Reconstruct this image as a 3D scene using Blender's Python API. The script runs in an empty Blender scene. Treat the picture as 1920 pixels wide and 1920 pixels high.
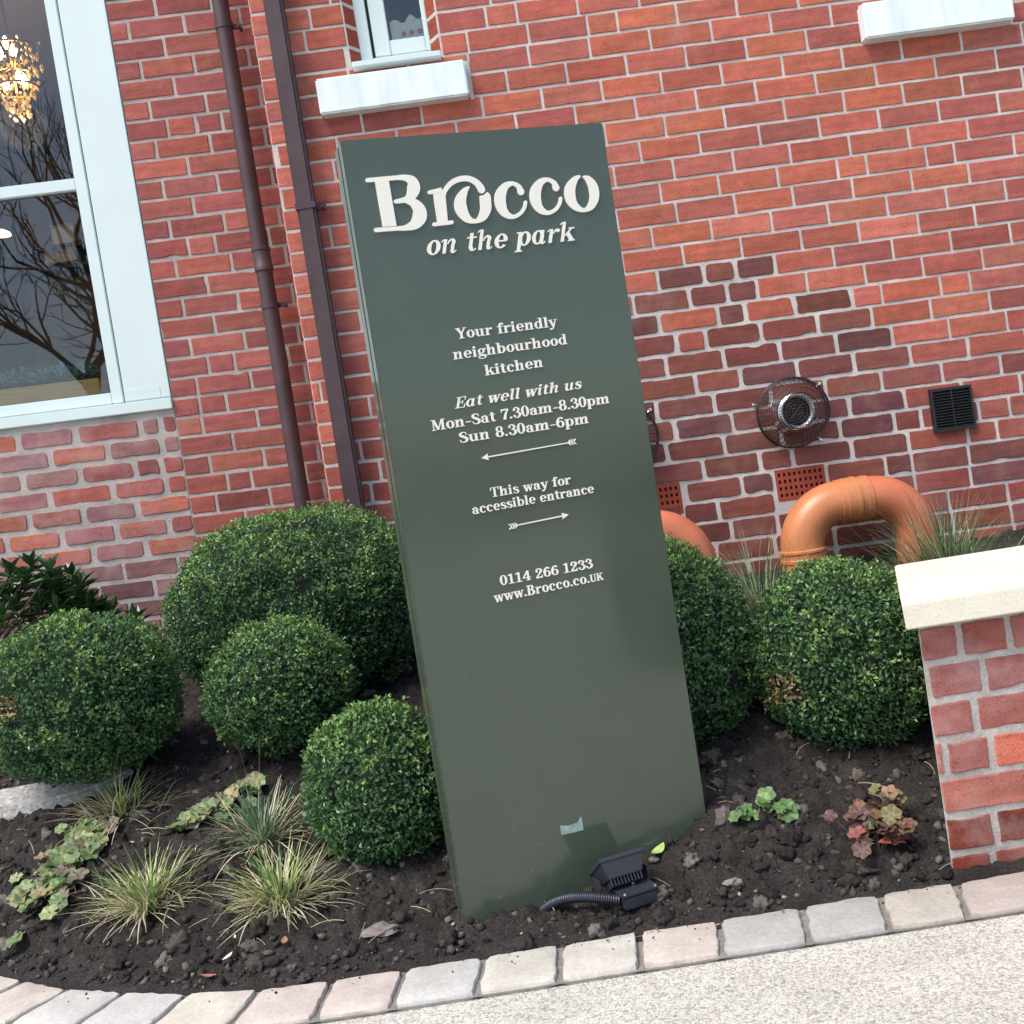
import bpy, bmesh, math, random
import numpy as np
from mathutils import Vector, Matrix, noise
random.seed(7); rng = np.random.default_rng(11)
C = bpy.context.scene.collection
S = bpy.context.scene
PI = math.pi

# ------------------------------------------------------------------ camera
ROLL, PITCH, FPX = math.radians(8.9), math.radians(2.2), 2000.0     # the photograph is 1920 px wide
EYE = Vector((0, 0, 1.0))
_F = Vector((0, math.cos(PITCH), -math.sin(PITCH))); _U = Vector((0, math.sin(PITCH), math.cos(PITCH))); _X = Vector((1, 0, 0))
_R = _X * math.cos(ROLL) - _U * math.sin(ROLL); _T = _X * math.sin(ROLL) + _U * math.cos(ROLL)
cd = bpy.data.cameras.new('camera'); cam = bpy.data.objects.new('camera', cd); C.objects.link(cam)
cam.matrix_world = Matrix(((_R.x, _T.x, -_F.x, EYE.x), (_R.y, _T.y, -_F.y, EYE.y), (_R.z, _T.z, -_F.z, EYE.z), (0, 0, 0, 1)))
cd.sensor_width = 36; cd.lens = 36 * FPX / 1920; cd.clip_start = .05; cd.clip_end = 1500
S.camera = cam

# ------------------------------------------------------------------ light
SUN_EL, SUN_AZ = math.radians(58), math.radians(230)      # azimuth clockwise from +Y: behind the camera, a little to its left
wd = bpy.data.worlds.new('World'); S.world = wd; wd.use_nodes = True
nt = wd.node_tree; bg = nt.nodes['Background']
sky = nt.nodes.new('ShaderNodeTexSky'); sky.sky_type = 'NISHITA'; sky.sun_disc = False
sky.sun_elevation = SUN_EL; sky.sun_rotation = SUN_AZ; sky.air_density = 1.0; sky.dust_density = 1.8; sky.ozone_density = 1.0
nt.links.new(sky.outputs[0], bg.inputs[0]); bg.inputs[1].default_value = 0.13
sl = bpy.data.lights.new('sun', 'SUN'); sl.energy = 2.0; sl.angle = math.radians(32); sl.color = (1.0, .94, .86)
so = bpy.data.objects.new('sun', sl); C.objects.link(so)
sd = Vector((math.sin(SUN_AZ) * math.cos(SUN_EL), math.cos(SUN_AZ) * math.cos(SUN_EL), math.sin(SUN_EL)))
so.rotation_euler = sd.to_track_quat('Z', 'Y').to_euler(); so.location = sd * 20
S.view_settings.view_transform = 'Standard'; S.view_settings.look = 'None'; S.view_settings.gamma = 1
S.view_settings.exposure = 0.92; S.view_settings.use_curve_mapping = False

# ------------------------------------------------------------------ helpers
def ray(px, py):
    return (_R * (px - 960) + _T * (960 - py) + _F * FPX)
def at_y(px, py, y):
    v = ray(px, py); return EYE + v * (y / v.y)
def at_z(px, py, z):
    v = ray(px, py); return EYE + v * ((z - EYE.z) / v.z)
def kerb(x):
    return 2.2 + (0.40 * (x + .5) ** 2 if x < -.5 else 0.0)
def soil_z(x, y):
    k = kerb(x); d = y - k
    z = .012 + .33 * max(0, min(y, 3.1) - 2.25) + .2 * max(0, y - 3.1)
    z = max(z - .33 * max(0, k - 2.25) * max(0, 1 - d / .4), 0.004 + .12 * max(0, d))
    z += -.035 * math.exp(-((x - .02) / .16) ** 2 - ((y - 2.36) / .09) ** 2)
    z += .035 * math.exp(-((x - .40) / .12) ** 2 - ((y - 2.46) / .10) ** 2)
    if d < .1: z = min(z, .004 + .25 * max(d, 0))
    return z
def on_soil(px, py):
    y = 2.0
    while y < 4.6:
        P = at_y(px, py, y)
        if P.z <= soil_z(P.x, P.y): return P
        y += .01
    return P
def srgb(r, g, b):
    f = lambda c: (c / 255 / 12.92) if c <= 10 else ((c / 255 + .055) / 1.055) ** 2.4
    return (f(r), f(g), f(b))
def base(r, g, b, k=1.35):
    c = srgb(r, g, b); return (min(c[0] / k, .85), min(c[1] / k, .85), min(c[2] / k, .85))

class MB:
    """collects verts, faces, a material index and a colour per face"""
    def __init__(s): s.v = []; s.f = []; s.m = []; s.c = []
    def add(s, vs, fs, m=0, col=(1, 1, 1)):
        o = len(s.v); s.v.extend([tuple(p) for p in vs])
        for f in fs:
            s.f.append(tuple(i + o for i in f)); s.m.append(m); s.c.append(col)
    def box(s, a, b, m=0, col=(1, 1, 1), fn=None):
        (x0, y0, z0), (x1, y1, z1) = a, b
        vs = [(x0, y0, z0), (x1, y0, z0), (x1, y1, z0), (x0, y1, z0), (x0, y0, z1), (x1, y0, z1), (x1, y1, z1), (x0, y1, z1)]
        if fn: vs = [fn(*p) for p in vs]
        s.add(vs, [(0, 3, 2, 1), (4, 5, 6, 7), (0, 1, 5, 4), (1, 2, 6, 5), (2, 3, 7, 6), (3, 0, 4, 7)], m, col)
    def tube(s, pts, rad, n=12, m=0, col=(1, 1, 1), cap=True, closed=False):
        P = [Vector(p) for p in pts]; N = len(P); R = rad if hasattr(rad, '__len__') else [rad] * N
        vs = []; up = None
        for i in range(N):
            a = P[(i - 1) % N] if (i or closed) else P[0]; b = P[(i + 1) % N] if (i < N - 1 or closed) else P[-1]
            t = (b - a).normalized()
            if up is None: up = Vector((0, 0, 1)) if abs(t.z) < .9 else Vector((1, 0, 0))
            x = t.cross(up).normalized(); up = x.cross(t).normalized()
            for k in range(n):
                th = 2 * PI * k / n; vs.append(P[i] + (x * math.cos(th) + up * math.sin(th)) * R[i])
        fs = []
        for i in range(N if closed else N - 1):
            j = (i + 1) % N
            for k in range(n):
                q = (k + 1) % n; fs.append((i * n + k, i * n + q, j * n + q, j * n + k))
        if cap and not closed: fs += [tuple(range(n))[::-1], tuple(range((N - 1) * n, N * n))]
        s.add(vs, fs, m, col)
    def lathe(s, c, ax, prof, n=24, m=0, col=(1, 1, 1)):
        ax = Vector(ax).normalized(); up = Vector((0, 0, 1)) if abs(ax.z) < .9 else Vector((1, 0, 0))
        x = ax.cross(up).normalized(); y = x.cross(ax); c = Vector(c); vs = []; fs = []
        for (r, h) in prof:
            for k in range(n):
                t = 2 * PI * k / n; vs.append(c + ax * h + (x * math.cos(t) + y * math.sin(t)) * r)
        for i in range(len(prof) - 1):
            for k in range(n):
                q = (k + 1) % n; fs.append((i * n + k, i * n + q, (i + 1) * n + q, (i + 1) * n + k))
        s.add(vs, fs, m, col)
    def build(s, name, mats, parent=None, smooth=None, bevel=0, loc=None):
        me = bpy.data.meshes.new(name); me.from_pydata(s.v, [], s.f); me.update()
        mats = mats if isinstance(mats, (list, tuple)) else [mats]
        for m in mats: me.materials.append(m)
        if len(s.f):
            me.polygons.foreach_set('material_index', np.array(s.m, dtype=np.int32))
            a = me.attributes.new('Col', 'FLOAT_COLOR', 'FACE')
            cc = np.ones((len(s.c), 4), dtype=np.float32); cc[:, :3] = np.array(s.c, dtype=np.float32); a.data.foreach_set('color', cc.ravel())
        if bevel:
            bm = bmesh.new(); bm.from_mesh(me); bmesh.ops.remove_doubles(bm, verts=bm.verts, dist=1e-6)
            bmesh.ops.bevel(bm, geom=[e for e in bm.edges if len(e.link_faces) == 2 and e.calc_face_angle(0) > .5], offset=bevel, segments=2, affect='EDGES', clamp_overlap=True)
            bmesh.ops.recalc_face_normals(bm, faces=bm.faces); bm.to_mesh(me); bm.free()
        if smooth is not None:
            me.shade_smooth(); me.set_sharp_from_angle(angle=math.radians(smooth))
        o = bpy.data.objects.new(name, me); C.objects.link(o)
        if parent is not None: o.parent = parent; o.matrix_parent_inverse = PARENT_INV(parent)
        return o
def PARENT_INV(p):
    M = Matrix.Identity(4); q = p
    M = Matrix.Translation(p.location) if p.parent is None else M
    return M.inverted()
def tag(o, label=None, cat=None, group=None, kind=None):
    if label: o['label'] = label
    if cat: o['category'] = cat
    if group: o['group'] = group
    if kind: o['kind'] = kind
    return o
def thing(name, label, cat, loc=(0, 0, 0), group=None):
    o = bpy.data.objects.new(name, None); C.objects.link(o); o.location = loc; o.empty_display_size = .1
    return tag(o, label, cat, group)
def np_mesh(name, V, F, mats, col=None, parent=None, smooth=False, midx=None):
    """V (n,3), F (m,k) arrays"""
    me = bpy.data.meshes.new(name); n, k = F.shape
    me.vertices.add(len(V)); me.vertices.foreach_set('co', V.astype(np.float32).ravel())
    me.loops.add(n * k); me.loops.foreach_set('vertex_index', F.astype(np.int32).ravel())
    me.polygons.add(n); me.polygons.foreach_set('loop_start', np.arange(0, n * k, k, dtype=np.int32))
    me.polygons.foreach_set('use_smooth', np.full(n, smooth))
    for m in (mats if isinstance(mats, (list, tuple)) else [mats]): me.materials.append(m)
    if midx is not None: me.polygons.foreach_set('material_index', midx.astype(np.int32))
    if col is not None:
        a = me.attributes.new('Col', 'FLOAT_COLOR', 'FACE'); cc = np.ones((n, 4), dtype=np.float32); cc[:, :3] = col; a.data.foreach_set('color', cc.ravel())
    me.update(calc_edges=True); me.validate()
    o = bpy.data.objects.new(name, me); C.objects.link(o)
    if parent is not None: o.parent = parent; o.matrix_parent_inverse = PARENT_INV(parent)
    return o

# ------------------------------------------------------------------ materials
def mat(name, col=(.5, .5, .5), rough=.6, spec=.5, metal=0.0, attr=False, var=0.0, vscale=8.0, fine=0.0, fscale=120.0, bump=0.0, bscale=60.0, bdist=.002, coat=0.0, emit=None, estr=0.0, stretch=None):
    m = bpy.data.materials.new(name); m.use_nodes = True; t = m.node_tree; N = t.nodes; L = t.links; b = N['Principled BSDF']
    b.inputs['Roughness'].default_value = rough; b.inputs['Metallic'].default_value = metal
    b.inputs['Specular IOR Level'].default_value = spec; b.inputs['Coat Weight'].default_value = coat
    co = N.new('ShaderNodeTexCoord').outputs['Object']
    if stretch:
        mp = N.new('ShaderNodeMapping'); mp.inputs['Scale'].default_value = stretch; L.new(co, mp.inputs[0]); co = mp.outputs[0]
    if attr:
        a = N.new('ShaderNodeAttribute'); a.attribute_name = 'Col'; c = a.outputs['Color']
    else:
        r = N.new('ShaderNodeRGB'); r.outputs[0].default_value = (*col, 1); c = r.outputs[0]
    for amt, sc, det in ((var, vscale, 4), (fine, fscale, 3)):
        if amt:
            n = N.new('ShaderNodeTexNoise'); n.inputs['Scale'].default_value = sc; n.inputs['Detail'].default_value = det; L.new(co, n.inputs['Vector'])
            r = N.new('ShaderNodeMapRange'); r.inputs[1].default_value = .3; r.inputs[2].default_value = .7; r.inputs[3].default_value = 1 - amt; r.inputs[4].default_value = 1 + amt; L.new(n.outputs[0], r.inputs[0])
            x = N.new('ShaderNodeVectorMath'); x.operation = 'SCALE'; L.new(c, x.inputs[0]); L.new(r.outputs[0], x.inputs['Scale']); c = x.outputs[0]
    L.new(c, b.inputs['Base Color'])
    if bump:
        n = N.new('ShaderNodeTexNoise'); n.inputs['Scale'].default_value = bscale; n.inputs['Detail'].default_value = 6; L.new(co, n.inputs['Vector'])
        bp = N.new('ShaderNodeBump'); bp.inputs['Strength'].default_value = bump; bp.inputs['Distance'].default_value = bdist; L.new(n.outputs[0], bp.inputs['Height']); L.new(bp.outputs[0], b.inputs['Normal'])
    if emit: b.inputs['Emission Color'].default_value = (*emit, 1); b.inputs['Emission Strength'].default_value = estr
    return m
def brick_mat(name='fired_brick', b0=.56, b1=.80, bk=.45):
    m = mat(name, attr=True, rough=.85, spec=.3, var=.12, vscale=22, fine=.22, fscale=340, bump=.6, bscale=230, bdist=.0022)
    t = m.node_tree; N = t.nodes; L = t.links; b = N['Principled BSDF']; src = b.inputs['Base Color'].links[0].from_socket
    co = N.new('ShaderNodeTexCoord').outputs['Object']
    # horizontal kiln streaks
    mp = N.new('ShaderNodeMapping'); mp.inputs['Scale'].default_value = (5, 5, 45); L.new(co, mp.inputs[0])
    n = N.new('ShaderNodeTexNoise'); n.inputs['Scale'].default_value = 1; n.inputs['Detail'].default_value = 3; L.new(mp.outputs[0], n.inputs['Vector'])
    r = N.new('ShaderNodeMapRange'); r.inputs[1].default_value = .3; r.inputs[2].default_value = .7; r.inputs[3].default_value = .82; r.inputs[4].default_value = 1.14; L.new(n.outputs[0], r.inputs[0])
    x = N.new('ShaderNodeVectorMath'); x.operation = 'SCALE'; L.new(src, x.inputs[0]); L.new(r.outputs[0], x.inputs['Scale'])
    # pits
    v = N.new('ShaderNodeTexNoise'); v.inputs['Scale'].default_value = 210; v.inputs['Detail'].default_value = 2; L.new(co, v.inputs['Vector'])
    r2 = N.new('ShaderNodeMapRange'); r2.inputs[1].default_value = .31; r2.inputs[2].default_value = .38; r2.inputs[3].default_value = .45; r2.inputs[4].default_value = 1; L.new(v.outputs[0], r2.inputs[0])
    x2 = N.new('ShaderNodeVectorMath'); x2.operation = 'SCALE'; L.new(x.outputs[0], x2.inputs[0]); L.new(r2.outputs[0], x2.inputs['Scale'])
    # lime bloom
    w = N.new('ShaderNodeTexNoise'); w.inputs['Scale'].default_value = 3.1 if b0 > .5 else 7.5; w.inputs['Detail'].default_value = 8; w.inputs['Roughness'].default_value = .65; L.new(co, w.inputs['Vector'])
    r3 = N.new('ShaderNodeMapRange'); r3.inputs[1].default_value = b0; r3.inputs[2].default_value = b1; r3.inputs[3].default_value = 0; r3.inputs[4].default_value = bk; L.new(w.outputs[0], r3.inputs[0])
    mx = N.new('ShaderNodeMix'); mx.data_type = 'RGBA'; L.new(r3.outputs[0], mx.inputs[0]); L.new(x2.outputs[0], mx.inputs[6]); mx.inputs[7].default_value = (.42, .27, .25, 1)
    L.new(mx.outputs[2], b.inputs['Base Color'])
    return m
def leaf_mat(name, rough=.38, trans=.12):
    m = mat(name, attr=True, rough=rough, spec=.5, fine=.15, fscale=90)
    t = m.node_tree; N = t.nodes; L = t.links; b = N['Principled BSDF']; out = N['Material Output']
    tr = N.new('ShaderNodeBsdfTranslucent'); L.new(b.inputs['Base Color'].links[0].from_socket, tr.inputs[0])
    mx = N.new('ShaderNodeMixShader'); mx.inputs[0].default_value = trans; L.new(b.outputs[0], mx.inputs[1]); L.new(tr.outputs[0], mx.inputs[2]); L.new(mx.outputs[0], out.inputs[0])
    return m
def glass_mat():
    m = bpy.data.materials.new('window_glass'); m.use_nodes = True; t = m.node_tree; N = t.nodes; L = t.links; N.remove(N['Principled BSDF'])
    fr = N.new('ShaderNodeFresnel'); fr.inputs[0].default_value = 1.58
    tr = N.new('ShaderNodeBsdfTransparent'); tr.inputs[0].default_value = (.95, .97, .96, 1)
    gl = N.new('ShaderNodeBsdfGlossy'); gl.inputs['Roughness'].default_value = .01
    mx = N.new('ShaderNodeMixShader'); L.new(fr.outputs[0], mx.inputs[0]); L.new(tr.outputs[0], mx.inputs[1]); L.new(gl.outputs[0], mx.inputs[2]); L.new(mx.outputs[0], N['Material Output'].inputs[0])
    return m
def gravel_mat():
    m = bpy.data.materials.new('resin_gravel'); m.use_nodes = True; t = m.node_tree; N = t.nodes; L = t.links; b = N['Principled BSDF']; b.inputs['Roughness'].default_value = .7
    co = N.new('ShaderNodeTexCoord').outputs['Object']
    vo = N.new('ShaderNodeTexVoronoi'); vo.inputs['Scale'].default_value = 215; L.new(co, vo.inputs['Vector'])
    sx = N.new('ShaderNodeSeparateColor'); L.new(vo.outputs['Color'], sx.inputs[0])
    rp = N.new('ShaderNodeValToRGB'); L.new(sx.outputs[0], rp.inputs[0]); e = rp.color_ramp.elements; rp.color_ramp.interpolation = 'CONSTANT'
    e[0].position = 0; e[0].color = (.34, .32, .28, 1); e[1].position = .045; e[1].color = (.44, .41, .35, 1)
    for p, c in ((.22, (.60, .56, .47)), (.45, (.66, .625, .55)), (.72, (.71, .68, .62)), (.93, (.52, .47, .38))):
        q = e.new(p); q.color = (*c, 1)
    ed = N.new('ShaderNodeTexVoronoi'); ed.feature = 'DISTANCE_TO_EDGE'; ed.inputs['Scale'].default_value = 215; L.new(co, ed.inputs['Vector'])
    r = N.new('ShaderNodeMapRange'); r.inputs[1].default_value = 0; r.inputs[2].default_value = .16; r.inputs[3].default_value = .68; r.inputs[4].default_value = 1.0; L.new(ed.outputs[0], r.inputs[0])
    x = N.new('ShaderNodeVectorMath'); x.operation = 'SCALE'; L.new(rp.outputs[0], x.inputs[0]); L.new(r.outputs[0], x.inputs['Scale'])
    n = N.new('ShaderNodeTexNoise'); n.inputs['Scale'].default_value = 5; n.inputs['Detail'].default_value = 5; L.new(co, n.inputs['Vector'])
    r2 = N.new('ShaderNodeMapRange'); r2.inputs[1].default_value = .3; r2.inputs[2].default_value = .7; r2.inputs[3].default_value = .9; r2.inputs[4].default_value = 1.08; L.new(n.outputs[0], r2.inputs[0])
    x2 = N.new('ShaderNodeVectorMath'); x2.operation = 'SCALE'; L.new(x.outputs[0], x2.inputs[0]); L.new(r2.outputs[0], x2.inputs['Scale']); L.new(x2.outputs[0], b.inputs['Base Color'])
    bp = N.new('ShaderNodeBump'); bp.inputs['Strength'].default_value = .6; bp.inputs['Distance'].default_value = .003; L.new(r.outputs[0], bp.inputs['Height']); L.new(bp.outputs[0], b.inputs['Normal'])
    return m
def specks(m):
    t = m.node_tree; N = t.nodes; L = t.links; b = N['Principled BSDF']; src = b.inputs['Base Color'].links[0].from_socket; co = N.new('ShaderNodeTexCoord').outputs['Object']
    v = N.new('ShaderNodeTexVoronoi'); v.inputs['Scale'].default_value = 38; v.inputs['Randomness'].default_value = 1; L.new(co, v.inputs['Vector'])
    sp = N.new('ShaderNodeSeparateColor'); L.new(v.outputs['Color'], sp.inputs[0])
    r = N.new('ShaderNodeMapRange'); r.inputs[1].default_value = .06; r.inputs[2].default_value = .12; r.inputs[3].default_value = 1; r.inputs[4].default_value = 0; L.new(v.outputs['Distance'], r.inputs[0])
    g = N.new('ShaderNodeMath'); g.operation = 'GREATER_THAN'; g.inputs[1].default_value = .88; L.new(sp.outputs[0], g.inputs[0])
    x = N.new('ShaderNodeSeparateXYZ'); L.new(co, x.inputs[0]); z = N.new('ShaderNodeMapRange'); z.inputs[1].default_value = 1.0; z.inputs[2].default_value = 0.0; z.inputs[3].default_value = .10; z.inputs[4].default_value = .55; L.new(x.outputs[2], z.inputs[0])
    a = N.new('ShaderNodeMath'); a.operation = 'MULTIPLY'; L.new(r.outputs[0], a.inputs[0]); L.new(g.outputs[0], a.inputs[1]); a2 = N.new('ShaderNodeMath'); a2.operation = 'MULTIPLY'; L.new(a.outputs[0], a2.inputs[0]); L.new(z.outputs[0], a2.inputs[1])
    mx = N.new('ShaderNodeMix'); mx.data_type = 'RGBA'; L.new(a2.outputs[0], mx.inputs[0]); L.new(src, mx.inputs[6]); mx.inputs[7].default_value = (.22, .20, .17, 1); L.new(mx.outputs[2], b.inputs['Base Color'])
    d = N.new('ShaderNodeTexNoise'); d.inputs['Scale'].default_value = 4; d.inputs['Detail'].default_value = 7; L.new(co, d.inputs['Vector']); q = N.new('ShaderNodeMapRange'); q.inputs[1].default_value = .35; q.inputs[2].default_value = .7; q.inputs[3].default_value = .07; q.inputs[4].default_value = .19; L.new(d.outputs[0], q.inputs[0]); L.new(q.outputs[0], b.inputs['Roughness'])
    return m
M = dict(
    brick=brick_mat(), brick_worn=brick_mat('lime_washed_brick', .46, .72, .62),
    mortar=mat('pale_mortar', base(222, 214, 207), .95, .2, var=.2, vscale=9, fine=.12, fscale=200, bump=.8, bscale=130, bdist=.003),
    mortar_grey=mat('grey_mortar', base(196, 187, 180), .95, .2, var=.2, vscale=12, fine=.14, fscale=200, bump=.8, bscale=130, bdist=.003),
    white=mat('white_gloss_paint', (.62, .72, .70), .38, .4, var=.03, vscale=5, bump=.05, bscale=40),
    stone_white=mat('painted_stone', (.74, .81, .79), .6, .3, var=.10, vscale=3.1, fine=.05, bump=.35, bscale=45, bdist=.002, stretch=(7, 7, 1.0)),
    gap=mat('dark_gap_fill', (.02, .022, .02), .6),  # near-black fill: shade painted into window gaps and air brick holes
    glass=glass_mat(),
    room=mat('dim_plaster', (.20, .15, .11), .9, var=.2, vscale=1.5),
    drape=mat('dark_drape', (.035, .03, .028), .9, var=.3, vscale=3),
    pipe=mat('aubergine_iron_paint', (.062, .036, .040), .5, .45, var=.22, vscale=9, fine=.2, fscale=170, bump=.6, bscale=140, bdist=.0012),
    sign=mat('grey_green_enamel', (.064, .084, .060), .11, .6, var=.05, vscale=2.0, bump=.012, bscale=5),
    sign_dark=mat('shadow_gap_plate', (.008, .012, .010), .5),
    letter=mat('cream_acrylic', (.84, .80, .69), .45, .4),
    pale_film=mat('pale_patch_film', (.26, .36, .34), .4, var=.3, vscale=60),
    clay=mat('air_brick_clay', base(168, 78, 60), .85, .3, var=.15, vscale=20, bump=.3, bscale=90),
    orange=mat('orange_drain_plastic', (.50, .185, .072), .36, .5, var=.16, vscale=7, fine=.10, fscale=150, bump=.12, bscale=60),
    orange_red=mat('red_orange_drain_plastic', (.56, .165, .078), .33, .5, var=.10, vscale=9, fine=.05, fscale=160, bump=.05, bscale=30),
    black=mat('black_plastic', (.012, .012, .013), .45, .5, bump=.1, bscale=80),
    lampmetal=mat('charcoal_casting', (.030, .032, .042), .42, .5, fine=.15, fscale=300, bump=.2, bscale=240, bdist=.0008),
    wire=mat('brown_coated_wire', (.030, .014, .014), .45, .5),
    steel=mat('bright_steel', (.75, .76, .78), .28, metal=1.0, bump=.3, bscale=60),
    soil=mat('dark_topsoil', (.031, .0265, .024), .95, .2, var=.35, vscale=12, fine=.5, fscale=190, bump=1.0, bscale=150, bdist=.006),
    clod=mat('soil_crumb', attr=True, rough=.95, spec=.2, var=.25, vscale=60, fine=.25, fscale=300, bump=.8, bscale=220, bdist=.002),
    box=leaf_mat('box_leaf', .36, .10), shrub=leaf_mat('evergreen_leaf', .30, .10), blade=leaf_mat('grass_blade', .5, .2), herb=leaf_mat('herb_leaf', .5, .2),
    bark=mat('twig_bark', (.075, .055, .04), .9, bump=.4, bscale=60),
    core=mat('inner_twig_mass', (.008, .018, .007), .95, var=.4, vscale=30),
    gravel=gravel_mat(),
    sett=mat('sandstone_sett', attr=True, rough=.8, spec=.3, var=.13, vscale=11, fine=.10, fscale=120, bump=.5, bscale=45, bdist=.004),
    bed=mat('kerb_mortar', (.20, .19, .17), .95, var=.2, vscale=20, fine=.2, bump=.7, bscale=150),
    coping=mat('cream_cast_stone', (.70, .655, .53), .75, .3, var=.07, vscale=6, fine=.09, fscale=190, bump=.5, bscale=110, bdist=.0015),
    slab=mat('pebbled_slab', (.36, .35, .33), .9, .3, var=.35, vscale=60, fine=.3, fscale=140, bump=.12, bscale=60, bdist=.003),
    rock=mat('rough_stone', (.20, .17, .145), .9, .3, var=.3, vscale=25, fine=.2, bump=.9, bscale=70, bdist=.004),
    wood=mat('honey_plywood', (.62, .38, .15), .55, .4, var=.15, vscale=4, stretch=(2, 2, 30)),
    plant=leaf_mat('succulent_leaf', .5, .08), crystal=mat('cut_crystal', (.34, .24, .12), .05, .9, emit=(1.0, .58, .2), estr=.05),
    bulb=mat('candle_bulb', (1, .85, .6), .3, emit=(1.0, .62, .26), estr=40), brass=mat('aged_brass', (.35, .22, .07), .35, metal=1.0),
    card=mat('brown_card', (.30, .20, .11), .8, var=.1), shadec=mat('lit_lamp_shade', (.7, .5, .3), .7, emit=(1.0, .66, .34), estr=2.2),
    linen=mat('pale_linen', (.80, .80, .79), .8, fine=.1, fscale=120, bump=.4, bscale=30), amber=mat('amber_bead', (.62, .24, .06), .3),
    litter=mat('dead_leaf', attr=True, rough=.8, spec=.2, var=.2, vscale=70), straw=mat('dry_straw', (.42, .33, .20), .8, var=.25, vscale=40),
    ground=mat('far_ground', (.16, .15, .13), .9, var=.3, vscale=.5), hedge=leaf_mat('hedge_leaf', .5, .1),
)

specks(M['sign'])
# ------------------------------------------------------------------ setting: ground, path, soil
g = MB(); g.add([(-400, -400, -.07), (400, -400, -.07), (400, 400, -.07), (-400, 400, -.07)], [(0, 1, 2, 3)]); tag(g.build('ground', M['ground']), kind='structure')
def knormal(x):
    s = .8 * (x + .5) if x < -.5 else 0.0
    return Vector((s, -1, 0)).normalized()          # from the kerb towards the path
p = MB(); xs = [-9, -6, -4.5, -3.6] + [-3.2 + .1 * i for i in range(28)] + [0, 2, 6, 12, 25]
vs = []
for x in xs:
    k = Vector((x, kerb(x) if x > -2.6 else kerb(-2.6) + (-2.6 - x) * 1.2, 0)) + knormal(max(x, -2.6)) * .13
    vs += [(k.x, k.y, -.010), (k.x, -11 if k.y > -11 else k.y - 1, -.010)]
p.add(vs, [(2 * i, 2 * i + 1, 2 * i + 3, 2 * i + 2) for i in range(len(xs) - 1)])
tag(p.build('path', M['gravel']), kind='structure')

nx, ny = 800, 340
X = np.linspace(-2.9, 2.7, nx); Y = np.linspace(2.1, 4.48, ny)
V = np.zeros((ny, nx, 3)); keep = np.zeros((ny, nx), bool)
for j, y in enumerate(Y):
    for i, x in enumerate(X):
        k = kerb(x); yy = max(y, k - .03); q = Vector((x, yy, 0))
        a = noise.fractal(q * 9, 1.0, 2.0, 3) * .016; b = (.5 - noise.cell(q * 55 + Vector((noise.noise(q * 40) * .8, noise.noise(q * 40 + Vector((7, 1, 0))) * .8, 0)))) * .006 + noise.noise(q * 31) * .010; c = abs(noise.noise(q * 75 + Vector((5, 3, 1)))) * .014
        d = yy - k; amp = min(1, max(.25, d / .12))
        V[j, i] = (x, yy, soil_z(x, yy) + (a + b + c) * amp - (.012 if d < .0 else 0)); keep[j, i] = y > k - .045
I = np.arange(nx * ny).reshape(ny, nx)
F = np.stack([I[:-1, :-1], I[:-1, 1:], I[1:, 1:], I[1:, :-1]], -1).reshape(-1, 4)
F = F[(keep[:-1, :-1] & keep[1:, 1:]).ravel()]
tag(np_mesh('soil_bed', V.reshape(-1, 3), F, M['soil'], smooth=True), kind='structure')

def ico(sub, seed, amp=.55):
    bm = bmesh.new(); bmesh.ops.create_icosphere(bm, subdivisions=sub, radius=1)
    off = Vector((seed * 3.7, seed * 1.3, seed * 7.1))
    for v in bm.verts:
        v.co *= max(.3, 1 + amp * noise.noise(v.co * 1.7 + off) + amp * 1.0 * noise.noise(v.co * 3.6 + off)); v.co.x *= 1.25; v.co.z *= .8
    vs = np.array([v.co[:] for v in bm.verts]); fs = np.array([[v.index for v in f.verts] for f in bm.faces]); bm.free(); return vs, fs
def rand_rot(n):
    q = rng.normal(size=(n, 4)); q /= np.linalg.norm(q, axis=1)[:, None]; w, x, y, z = q.T
    return np.stack([1 - 2 * (y * y + z * z), 2 * (x * y - z * w), 2 * (x * z + y * w), 2 * (x * y + z * w), 1 - 2 * (x * x + z * z), 2 * (y * z - x * w), 2 * (x * z - y * w), 2 * (y * z + x * w), 1 - 2 * (x * x + y * y)], 1).reshape(n, 3, 3)
def scatter(name, n, sizes, colfn, mt, region, seedn=5, sub=2, sink=.2):
    Vs, Fs, Cs = [], [], []; base_i = 0; shapes = [ico(sub, s + seedn) for s in range(6)]
    R = rand_rot(n)
    for i in range(n):
        x, y = region(); s = sizes(); vs, fs = shapes[i % 6]
        z = soil_z(x, y) + noise.fractal(Vector((x, max(y, kerb(x)), 0)) * 9, 1.0, 2.0, 3) * .016 + s * (.5 - sink)
        w = (vs @ R[i].T) * np.array([s, s, s * .8]) + np.array([x, y, z])
        Vs.append(w); Fs.append(fs + base_i); base_i += len(vs); Cs.append(np.tile(colfn(), (len(fs), 1)))
    return np_mesh(name, np.concatenate(Vs), np.concatenate(Fs), mt, np.concatenate(Cs), smooth=True)
def bed_xy():
    while True:
        x = rng.uniform(-2.3, 1.9); k = kerb(x); y = k + .012 + abs(rng.normal()) * .75 if rng.random() < .75 else rng.uniform(k + .01, 4.3)
        if y < 4.3 and not (x > .82 and y < 2.62 and x - .82 > (y - 2.24) * .4): return x, y
def clod_col():
    t = rng.random(); v = rng.uniform(.6, 1.35)
    c = np.array([.028, .024, .022]) if t < .45 else (np.array([.055, .046, .040]) if t < .82 else np.array([.115, .100, .087]))
    return c * v
tag(scatter('soil_crumbs', 15000, lambda: min(.0030 * (1 - rng.random()) ** -.5, .0105), clod_col, M['clod'], bed_xy, 5, 1, -.05), kind='stuff')
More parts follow.
